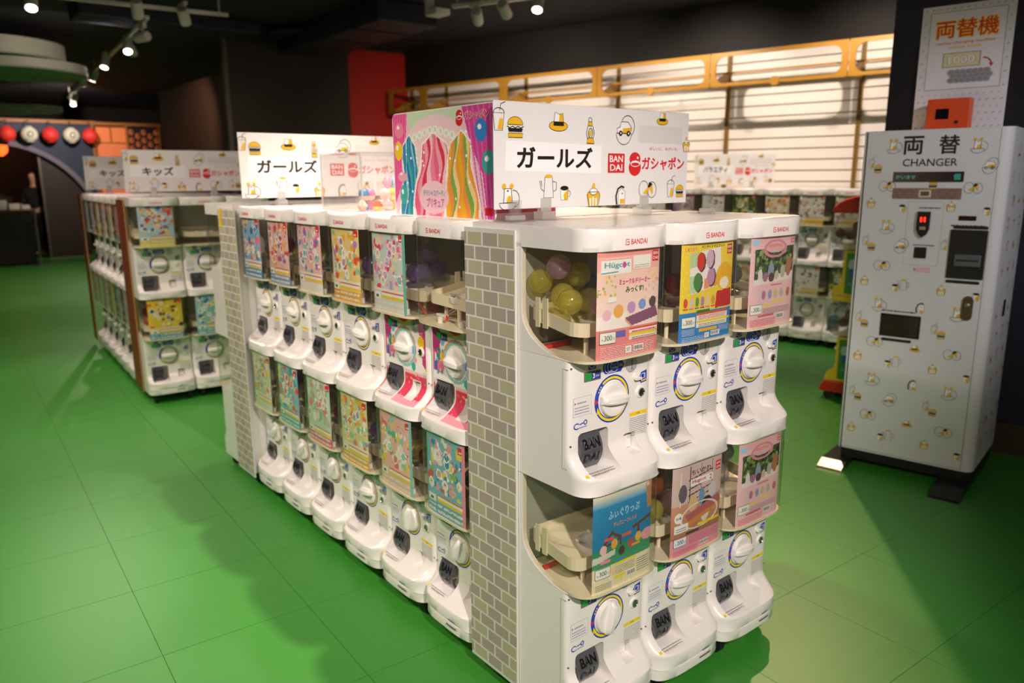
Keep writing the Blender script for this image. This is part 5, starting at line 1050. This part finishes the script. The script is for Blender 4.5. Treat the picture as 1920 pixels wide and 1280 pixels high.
# ------------------------------------------------------------------ red-capped toy machine beyond the change machine
t = thing('toy_machine', 'red-capped yellow and green two-tier toy machine standing behind the change machine', 'toy machine', tuple(WP(.42, 3.72, 0)), R(192))
M_ty = mat('toy_yellow', 'e0c22e', .35); M_tg = mat('toy_green', '3f8f2e', .4); M_tr = mat('toy_red', 'c8281e', .35); HX = .14
ex = lambda a, b, h: (h, a, b)
obj('base', bevel(MB().prism([(-.165, .055), (.16, .055), (.16, .13), (-.13, .13), (-.155, .095)], ex, -HX-.01, HX+.01).mesh('toy_base', M_tr), .006), t)
def stage(z0, shift):
    prof = [(-.14+shift, z0), (-.125+shift, z0+.055), (-.085+shift, z0+.085), (-.075+shift, z0+.12), (-.075+shift, z0+.30), (.15, z0+.30), (.15, z0)]
    obj('cabinet', bevel(MB().prism(prof, ex, -HX, HX).mesh('toy_cabinet', M_ty), .006), t)
    for sx in (-1, 1):
        p = obj('side_sticker', MB().prism([(-.055+shift, z0+.02), (.13, z0+.02), (.13, z0+.285), (-.055+shift, z0+.285)], ex, sx*HX, sx*(HX+.0015)).mesh('side_sticker', M_tg), t)
        f = Flat(lambda a, b, o=0.0: (sx*(HX+.0016+o), a, b)); f.ell(-.015+shift, z0+.21, .026, .035, 0, 16); f.ell(-.015+shift, z0+.155, .02, .03, 1, 14); f.ell(-.02+shift, z0+.085, .012, .014, 2, 12); f.ell(.07, z0+.18, .03, .04, 1, 16); f.ell(.05+shift, z0+.06, .008, .008, 3, 10)
        obj('sticker_print', f.mesh('sticker_print', [M_lblue, mat('toy_blue', '2f6fc0', .4), mat('toy_sky', '4fa8d8', .4), M_yel]), p)
    obj('knob', MB().lathe([(.035, 0), (.035, .012), (.028, .016)], (0, -.078+shift, z0+.20), 18, ax=(0, -1, 0)).box(-.03, .03, -.115+shift, -.09+shift, z0+.192, z0+.208).mesh('toy_knob', M_white, 40), t)
    m = MB(); rings = []
    for i in range(11):
        a = R(-80+16*i); zz = z0+.42+.115*math.sin(a)*(1.0); e = math.cos(a)**.55
        rings.append([(x*(.93+.05*e), y, zz) for x, y in [(-HX, .14), (-HX, -.03-.08*e+shift), (-HX*.8, -.07-.09*e+shift), (-HX*.4, -.085-.095*e+shift), (0, -.09-.097*e+shift), (HX*.4, -.085-.095*e+shift), (HX*.8, -.07-.09*e+shift), (HX, -.03-.08*e+shift), (HX, .14)]])
    m.loft(rings); obj('globe', m.mesh('globe', clear_mat('clear_globe', 'eef0ee', .10), 50), t)
    obj('globe_floor', MB().prism([(-.10+shift, z0+.305), (.13, z0+.305), (.13, z0+.345), (-.02, z0+.335)], ex, -HX*.9, HX*.9).mesh('globe_floor', M_cream), t)
stage(.13, .0); stage(.70, .0)
obj('cabinet_top', bevel(MB().prism([(-.13, .665), (.15, .665), (.15, .70), (-.13, .70)], ex, -HX, HX).mesh('cabinet_top', M_ty), .006), t)
pr = [(-.165, 1.235)]+[(-.165+.30*(1-math.cos(R(90*i/8))), 1.245+.115*math.sin(R(90*i/8))) for i in range(9)]+[(.155, 1.36), (.155, 1.235)]
obj('cap', bevel(MB().prism(pr, ex, -HX-.004, HX+.004).mesh('toy_cap', M_tr, 30), .008), t)
for sx in (-1, 1):
    for y in (-.11, .11): obj('caster', MB().cyl((sx*.11-.012, y, .028), (1, 0, 0), .028, .024, 16).mesh('toy_caster', M_rubber, 40), t); obj('caster_fork', MB().box(sx*.11-.016, sx*.11+.016, y-.012, y+.02, .03, .056).mesh('toy_fork', M_black), t)
capsules_at = [(.09, -.055, .50, 'r'), (.085, -.02, .557, 'r'), (.09, .015, .50, 'r'), (.08, -.122, .51, 't'), (.02, -.06, .50, 'r')]
ZB_keep = ZB
for zi, dz in ((0, 0.0), (1, .57)):
    capsules(t, 0, [(x, y, z+dz-ZB[0]+.022, 'r' if (zi or c != 't') else 't') for x, y, z, c in capsules_at], 'in the %s globe of the red-capped toy machine' % ('upper' if zi else 'lower'), 'capsules in the toy machine', False)

# ------------------------------------------------------------------ ceiling spots
M_lamp = mat('lamp_white', 'cfcac2', .4); M_lens = mat('lamp_lens', 'fff2dc', .3, emit='fff0d8', estr=14.0)
def lamp_head(label, loc, target, top, group, lit=True):
    loc = Vector(loc); d = (Vector(target)-loc).normalized(); t = thing('spot_lamp', label, 'spot lamp', loc, 0, group)
    b = -d*.025
    obj('head', MB().lathe([(.044, 0), (.046, .006), (.046, .135), (.040, .150)], b, 20, ax=-d).mesh('lamp_head', M_lamp, 40), t)
    obj('lens', MB().cyl(b+d*.0005, tuple(d), .039, .002, 20).mesh('lamp_lens', M_lens if lit else M_grey), t)
    j = b-d*.085; obj('yoke', MB().tube([j-Vector((0, 0, -.03)), j+Vector((0, 0, .075))], .009, 8).mesh('lamp_yoke', M_lamp, 40), t)
    zt = top-loc.z
    obj('adapter', bevel(MB().box(j.x-.018, j.x+.018, j.y-.085, j.y+.085, j.z+.07, max(zt, j.z+.10)).mesh('lamp_adapter', M_lamp), .003, 1), t)
    return t
for i, (loc, tg, wt, cone, sz, col) in enumerate(LAMPS[:len(LAMPS)-len(TRACK_HEADS)]):  # heads for the unseen lamps, the added fill lamps included
    lamp_head('unseen white ceiling spot lamp on its own mount above the aisles', loc, tg, CZ-.001, 'ceiling spots above the aisles')
hl = ['lit spot lamp at the near end of the cross track', 'spot lamp turned sideways where the two tracks meet', 'spot lamp at the free end of the cross track', 'spot lamp facing away, first on the long track', 'lit spot lamp, second on the long track', 'spot lamp facing away beside the second lit one', 'brightly lit spot lamp midway along the long track', 'small spot lamp far along the long track', 'small spot lamp facing the wood wall on the long track', 'spot lamp aimed at the lantern facade', 'lit spot lamp nearest the lantern facade', 'white spot lamp hanging first on the short track near the slat wall', 'tilted white spot lamp in the middle of the short track', 'lit spot lamp last on the short track near the slat wall']
for (loc, tg, wt, cone), lb in zip(TRACK_HEADS, hl): lamp_head(lb, loc, tg, 2.895, 'track spot lamps')
def track(label, a, b, z=2.895):
    a, b = Vector((*a, z)), Vector((*b, z)); t = thing('lamp_track', label, 'lamp track', a); d = b-a; n = Vector((-d.y, d.x, 0)).normalized()*.017
    vs = [p+q+Vector((0, 0, h)) for h in (0, .03) for p, q in ((Vector(), n), (Vector(), -n), (d, -n), (d, n))]
    obj('rail', MB().add(vs, [(3, 2, 1, 0), (4, 5, 6, 7), (0, 1, 5, 4), (1, 2, 6, 5), (2, 3, 7, 6), (3, 0, 4, 7)]).mesh('track_rail', M_lamp), t)
    for q in (.04, .5, .96): obj('hanger', MB().cyl(d*q+Vector((0, 0, .03)), (0, 0, 1), .008, CZ-z-.031, 8).mesh('track_hanger', M_lamp), t)
track('white lamp track crossing the ceiling over the second block', (-.6, 6.17), (1.25, 6.03))
track('long white lamp track running towards the lantern facade', (.70, 6.55), (1.42, 14.9))
track('short white lamp track near the slat wall', (2.66, 4.52), (3.12, 3.55))
obj_b = thing('track_bracket', 'white drop bracket at the end of the short track', 'bracket', (2.55, 4.72, 2.90)); obj('post', MB().box(-.03, .03, -.03, .03, 0, CZ-2.901).mesh('bracket_post', M_lamp), obj_b); obj('arm', MB().box(-.03, .12, -.14, .03, -.05, 0).mesh('bracket_arm', M_lamp), obj_b)

# ceiling clouds
M_cw = mat('cloud_white', 'a8a898', .6); M_cg = mat('cloud_teal', '6f9a8a', .6, noise=.5, nscale=2.2)
def cloud(label, c, r, z, lobes):
    t = thing('ceiling_disc', label, 'ceiling panel', (c[0], c[1], z))
    for dx, dy, rr, dz, h in lobes:
        p = obj('disc', MB().lathe([(rr*.985, dz), (rr, dz+.012), (rr, dz+h)], (dx, dy, 0), 40).mesh('cloud_disc', M_cw, 40), t)
        obj('underside', MB().cyl((dx, dy, dz-.004), (0, 0, 1), rr*.97, .003, 40).mesh('cloud_under', M_cg), p)
    for dx, dy in ((-.2, .2), (.25, -.2)): obj('hanger', MB().cyl((dx, dy, .28), (0, 0, 1), .006, CZ-z-.281, 6).mesh('cloud_hanger', M_black), t)
cloud('large pale round ceiling panel with teal underside over the left aisle', (-.25, 8.9), .8, 2.62, [(-.05, .1, .72, .12, .17), (.15, .2, .74, 0, .10)])
cloud('smaller pale round ceiling panel farther over the left aisle', (.35, 13.3), .7, 2.50, [(-.15, 0, .45, .0, .10), (.28, .1, .42, .03, .09)])

# ------------------------------------------------------------------ lantern facade at the far end
FY = 15.6
t = thing('festival_facade', 'dark blue festival gateway with a round arch and orange paper panels', 'gateway', (1.4, FY, 0))
M_fn = mat('facade_navy', '1f2c4a', .6, noise=.35, nscale=1.6); M_fw = mat('facade_wood', 'a5682a', .5); M_fo = mat('paper_orange', 'dd7a4a', .6, emit='e07038', estr=.22)
arc_c, arc_r = (-.42, .48), 1.63
L = lambda a, b, h: (a-1.4, h, b)
pts = [(arc_c[0]+arc_r*math.cos(a), arc_c[1]+arc_r*1.0*math.sin(a)) for a in [R(v) for v in range(-20, 92, 6)]]
ptsa = [(a+.62, b) for a, b in pts if b > 0]
poly = [(1.94, 2.5), (1.94, 0)]+[(ptsa[0][0], 0)]+ptsa+[(ptsa[-1][0], 2.5)]
obj('arch_panel', MB().prism(poly, L, 0, .06).mesh('arch_panel', M_fn), t)
m = MB(); n = len(ptsa); inn = [(a*1.0, b) for a, b in ptsa]; out_ = [(arc_c[0]+.62+(a-arc_c[0]-.62)*1.055, arc_c[1]+(b-arc_c[1])*1.055) for a, b in ptsa]
m.prism(inn+out_[::-1], L, -.02, .0); obj('arch_rim', m.mesh('arch_rim', mat('arch_grey', '6f6878', .6)), t)
obj('beam', MB().box(-1.4, .54, -.06, .08, 2.5, 2.56).mesh('facade_beam', M_fw), t); obj('beam', MB().box(.46, 1.72, -.05, .08, 2.49, 2.55).mesh('facade_beam', M_fw), t)
for x0, x1, z0, z1, p in ((.50, .78, 2.18, 2.46, 0), (.81, 1.06, 2.18, 2.46, 0), (.50, 1.06, .2, 2.15, 1), (1.10, 1.66, .2, 2.46, 2)):
    pn = obj('paper_panel' if p < 2 else 'pattern_panel', MB().box(x0, x1, .0, .02, z0, z1).mesh('facade_panel', M_fo if p < 2 else mat('pattern_black', '1a0f0c', .6)), t)
    if p == 2:
        f = Flat(lambda x, z, o=0.0: (x, -.001-o, z), .0005)
        for i in range(5):
            for j in range(15): f.ell(x0+.06+i*.115, z1-.08-j*.155-(.075 if i % 2 else 0), .045, .055, 0, 14); f.ell(x0+.075+i*.115, z1-.07-j*.155-(.075 if i % 2 else 0), .02, .022, 1, 8); f.o -= 2*f.st
        f.o += f.st; obj('pattern_print', f.mesh('pattern_print', [mat('pattern_orange', 'c86a3a', .6, emit='c86030', estr=.1), mat('pattern_dark', '2a130c', .6)]), pn)
    elif p == 1:
        f = Flat(lambda x, z, o=0.0: (x, -.001-o, z), .0002)
        for i in range(7):
            for j in range(18): f.oell(x0+.04+i*.08, z1-.08-j*.11, .03, .04, .005, 0, 8); f.o -= f.st
        obj('pattern_print', f.mesh('pattern_print', [mat('pattern_tan2', 'c86838', .6)]), pn)
for x in (.475, 1.08, 1.68): obj('post', MB().box(x-.02, x+.02, -.02, .05, 0, 2.49).mesh('facade_post', M_fw), t)
obj('crossbar', MB().box(.495, 1.06, -.015, .0, 2.15, 2.18).mesh('facade_crossbar', M_fw), t); obj('crossbar', MB().box(.785, .805, -.015, .0, 2.18, 2.46).mesh('facade_crossbar', M_fw), t)
lm = MB().lathe([(.05, -.135), (.055, -.125)]+[((.135*math.cos(R(-65+13*i))**.8)*(1.0 if i % 2 else .985), .125*math.sin(R(-65+13*i))*1.0) for i in range(11)]+[(.055, .125), (.05, .135)], n=24)
for i, (px, cn) in enumerate(((12, 'red'), (50, 'white'), (87, 'red'), (125, 'white'), (160, 'red'))):
    x = (px-20)*.00895+.535
    q = thing('paper_lantern', '%s paper lantern, %s from the wooden beam end' % (cn, ordn[4-i]), 'lantern', (x, FY-.24, 2.28), 0, 'paper lanterns on the gateway')
    obj('shade', lm.mesh('lantern_shade', mat('lantern_'+cn, 'd8322a' if cn == 'red' else 'd8d2bc', .6, emit='e0362a' if cn == 'red' else 'e0d8c0', estr=.12), 60), q)
    obj('cord', MB().cyl((0, 0, .13), (0, 0, 1), .006, .12, 6).mesh('lantern_cord', M_black), q); obj('bracket', MB().box(-.006, .006, 0, .182, .24, .25).mesh('lantern_bracket', M_black), q)
    if cn == 'white': f = Flat(lambda a, b, o=0.0: (a, -.137-o, b), .001); f.oell(0, 0, .04, .045, .02, 0, 10); obj('crest', f.mesh('lantern_crest', [M_ink]), q)
q = thing('paper_lantern', 'small glowing orange lantern hanging inside the arch', 'lantern', (.40, FY+.6, 2.05)); obj('shade', lm.mesh('lantern_shade', mat('lantern_glow', 'ff5a20', .6, emit='ff5a20', estr=2.0), 60), q); obj('cord', MB().cyl((0, 0, .13), (0, 0, 1), .006, CZ-2.18, 6).mesh('lantern_cord2', M_black), q)
# passage behind the arch
t = thing('partition', 'dark brown partition with a metal post inside the arch', 'partition', (1.24, FY+.12, 0))
obj('panel', bevel(MB().box(-.28, .42, 0, .05, .02, 1.95).mesh('partition_panel', M_dbrown), .004), t); obj('edge_post', MB().box(-.31, -.28, -.02, .06, 0, 1.95).mesh('partition_post', mat('post_grey', '6a645c', .4, .5)), t); obj('foot', MB().box(-.33, .42, -.05, .1, 0, .02).mesh('partition_foot', M_steel), t)
obj('wall_inner', MB().box(-1.0, 3.2, FY+2.3, FY+2.4, 0, 2.6).mesh('wall_inner', mat('inner_red_wall', '2c0e08', .7)), kind='structure')
spot((.3, FY+1.2, 2.7), (.5, FY+2.2, 1.2), 14, 100, .6, .05, (1, .6, .3))
t = thing('counter', 'dark brown counter table in front of the arch', 'counter', (.28, 14.95, 0))
obj('top', bevel(MB().box(-.62, .36, -.3, .3, .93, .965).mesh('counter_top', mat('counter_top', '6a4a34', .4)), .004), t); obj('front', MB().box(-.60, .30, -.28, -.25, .03, .93).mesh('counter_front', M_dbrown), t); obj('side', MB().box(.27, .30, -.25, .28, .03, .93).mesh('counter_side', M_dbrown), t); obj('side', MB().box(-.60, -.57, -.25, .28, .03, .93).mesh('counter_side', M_dbrown), t)
for lx_ in (-.58, .28): obj('foot', MB().box(lx_-.02, lx_+.02, -.28, .28, 0, .03).mesh('counter_foot', M_black), t)
for i, (x, y, a, b, h, k, cn) in enumerate(((.0, 14.85, .07, .06, .12, 'd8d2ca', 'pale'), (.17, 14.9, .08, .07, .16, 'c8c0b8', 'grey white'), (.345, 14.85, .08, .06, .10, 'e2dcd6', 'white'), (.52, 14.9, .07, .05, .07, 'cfc6ba', 'low cream'))):
    q = thing('paper_box', '%s box standing on the brown counter' % cn, 'box', (x, y, .966), .1*i, 'boxes on the counter'); obj('carton', bevel(MB().box(-a, a, -b, b, 0, h).mesh('carton', mat('carton_'+k, k, .6)), .003, 1), q); obj('flap', MB().box(-a, a, -b, b*.1, h, h+.003).mesh('carton_flap', mat('carton_'+k, k, .6)), q)
t = thing('barrier_post', 'slim metal barrier post beside the brown counter', 'post', (.60, 14.48, 0))
obj('base', MB().lathe([(.13, 0), (.13, .015), (.03, .03)], n=24).mesh('post_base', M_steel, 40), t); obj('pole', MB().cyl((0, 0, .02), (0, 0, 1), .02, .90, 14).mesh('post_pole', M_steel, 40), t); obj('head', MB().lathe([(.03, .90), (.034, .93), (.03, .97), (.01, .98)], n=16).mesh('post_head', M_steel, 50), t)

# person behind the counter
def skin_mesh(name, verts, edges, root, m, sub=2):
    me = bpy.data.meshes.new(name); me.from_pydata([v[0] for v in verts], edges, []); o = obj('tmp', me)
    md = o.modifiers.new('s', 'SKIN'); md.use_smooth_shade = True
    for i, v in enumerate(verts):
        me.skin_vertices[0].data[i].radius = v[1] if isinstance(v[1], tuple) else (v[1], v[1]); me.skin_vertices[0].data[i].use_root = (i == root)
    s2 = o.modifiers.new('u', 'SUBSURF'); s2.levels = sub; s2.render_levels = sub
    bpy.context.view_layer.update(); r = bpy.data.meshes.new_from_object(o.evaluated_get(bpy.context.evaluated_depsgraph_get()))
    COL.objects.unlink(o); bpy.data.objects.remove(o); r.name = name; r.materials.clear(); r.materials.append(m); r.polygons.foreach_set('use_smooth', [True]*len(r.polygons)); return r
M_skin = mat('skin', 'c8957a', .5); M_cloth = mat('dark_clothes', '0a0a0d', .85); M_hair = mat('dark_hair', '0f0b09', .6)
t = thing('person', 'person in dark clothes standing behind the counter inside the arch', 'person', (.86, 16.15, 0), R(-30))
V_ = [((0, 0, .88), (.12, .09)), ((0, 0, 1.06), (.11, .085)), ((0, 0, 1.24), (.145, .095)), ((0, .0, 1.335), (.06, .055)), ((0, -.01, 1.41), (.046, .05)), ((0, -.015, 1.47), (.062, .072)), ((0, -.012, 1.55), (.068, .082)), ((0, -.005, 1.60), (.045, .055)),
      ((-.155, 0, 1.28), .052), ((-.20, -.02, 1.04), .042), ((-.19, -.22, .985), .034), ((-.185, -.29, .985), (.032, .016)),
      ((.155, 0, 1.28), .052), ((.20, .01, 1.03), .042), ((.20, -.04, .82), .032), ((.20, -.05, .74), (.016, .030)),
      ((-.085, 0, .80), .082), ((-.09, -.01, .46), .055), ((-.09, .02, .08), .038), ((-.09, -.12, .035), (.034, .026)), ((.085, 0, .80), .082), ((.09, -.01, .46), .055), ((.09, .02, .08), .038), ((.09, -.12, .035), (.034, .026))]
E_ = [(0, 1), (1, 2), (2, 3), (3, 4), (4, 5), (5, 6), (6, 7), (2, 8), (8, 9), (9, 10), (10, 11), (2, 12), (12, 13), (13, 14), (14, 15), (0, 16), (16, 17), (17, 18), (18, 19), (0, 20), (20, 21), (21, 22), (22, 23)]
for h, sx, dr in ((11, -1, Vector((0, -1, -.1))), (15, 1, Vector((0, -.15, -1)))):
    p0 = Vector(V_[h][0]); sd = Vector((1, 0, 0)) if sx < 0 else Vector((0, 1, 0))
    for q, l in ((-1.5, .055), (-.5, .07), (.5, .075), (1.5, .068)):
        a = p0+sd*(q*.016)+dr*.02; V_ += [(tuple(a), .0095), (tuple(a+dr*l*.6), .0085), (tuple(a+dr*l+Vector((0, 0, -.012))), .007)]; k = len(V_); E_ += [(h, k-3), (k-3, k-2), (k-2, k-1)]
    a = p0+sd*(-.035)-dr*.01; V_ += [(tuple(a), .0105), (tuple(a+dr*.035+sd*(-.015)), .009)]; k = len(V_); E_ += [(h, k-2), (k-2, k-1)]
obj('body', skin_mesh('person_body', V_, E_, 0, M_skin), t)
g = lambda i, e: (V_[i][0], tuple(r+e for r in (V_[i][1] if isinstance(V_[i][1], tuple) else (V_[i][1], V_[i][1]))))
cv = [g(0, .03), g(1, .028), g(2, .026), g(3, .02), g(8, .018), g(9, .016), ((-.192, -.19, .992), .046), g(12, .018), g(13, .016), ((.20, -.03, .86), .044)]
obj('jacket', skin_mesh('jacket', cv, [(0, 1), (1, 2), (2, 3), (2, 4), (4, 5), (5, 6), (2, 7), (7, 8), (8, 9)], 0, M_cloth), t)
cv = [g(0, .022), g(16, .02), g(17, .026), g(18, .03), g(20, .02), g(21, .026), g(22, .03)]
obj('trousers', skin_mesh('trousers', cv, [(0, 1), (1, 2), (2, 3), (0, 4), (4, 5), (5, 6)], 0, M_cloth), t)
for sx in (-1, 1): obj('shoe', MB().loft([[(sx*.09+x*s, y, z) for x, y in [(-.045, .06), (-.05, -.06), (-.035, -.19), (.035, -.19), (.05, -.06), (.045, .06)]] for z, s in ((0, 1.0), (.03, 1.0), (.075, .7))]).mesh('shoe', M_black, 40), t)
hm_ = MB(); hr = []
for i in range(7):
    a = R(-10+16.5*i); hr.append([(.083*math.cos(a)*math.cos(b), .01+.10*math.cos(a)*math.sin(b) if math.sin(b) > -.3 or i > 3 else .01-.03, 1.535+.135*math.sin(a)) for b in [2*math.pi*k/18 for k in range(18)]])
hm_.loft(hr); obj('hair', hm_.mesh('hair', M_hair, 60), t)
for sx in (-1, 1): obj('eye', MB().lathe([(.0, -.004), (.010, 0), (.0, .004)], (sx*.028, -.092, 1.525), 10, ax=(0, -1, 0)).mesh('eye', M_black, 60), t); obj('ear', MB().lathe([(.006, -.008), (.022, 0), (.006, .008)], (sx*.072, -.002, 1.515), 10, ax=(sx, 0, 0)).mesh('ear', M_skin, 60), t)
obj('nose', MB().lathe([(.014, 0), (.012, .014), (.004, .024)], (0, -.09, 1.50), 10, ax=(0, -1, -.25)).mesh('nose', M_skin, 60), t); obj('mouth', MB().box(-.020, .020, -.093, -.086, 1.458, 1.464).mesh('mouth', mat('lips', '8a4a42', .5)), t)
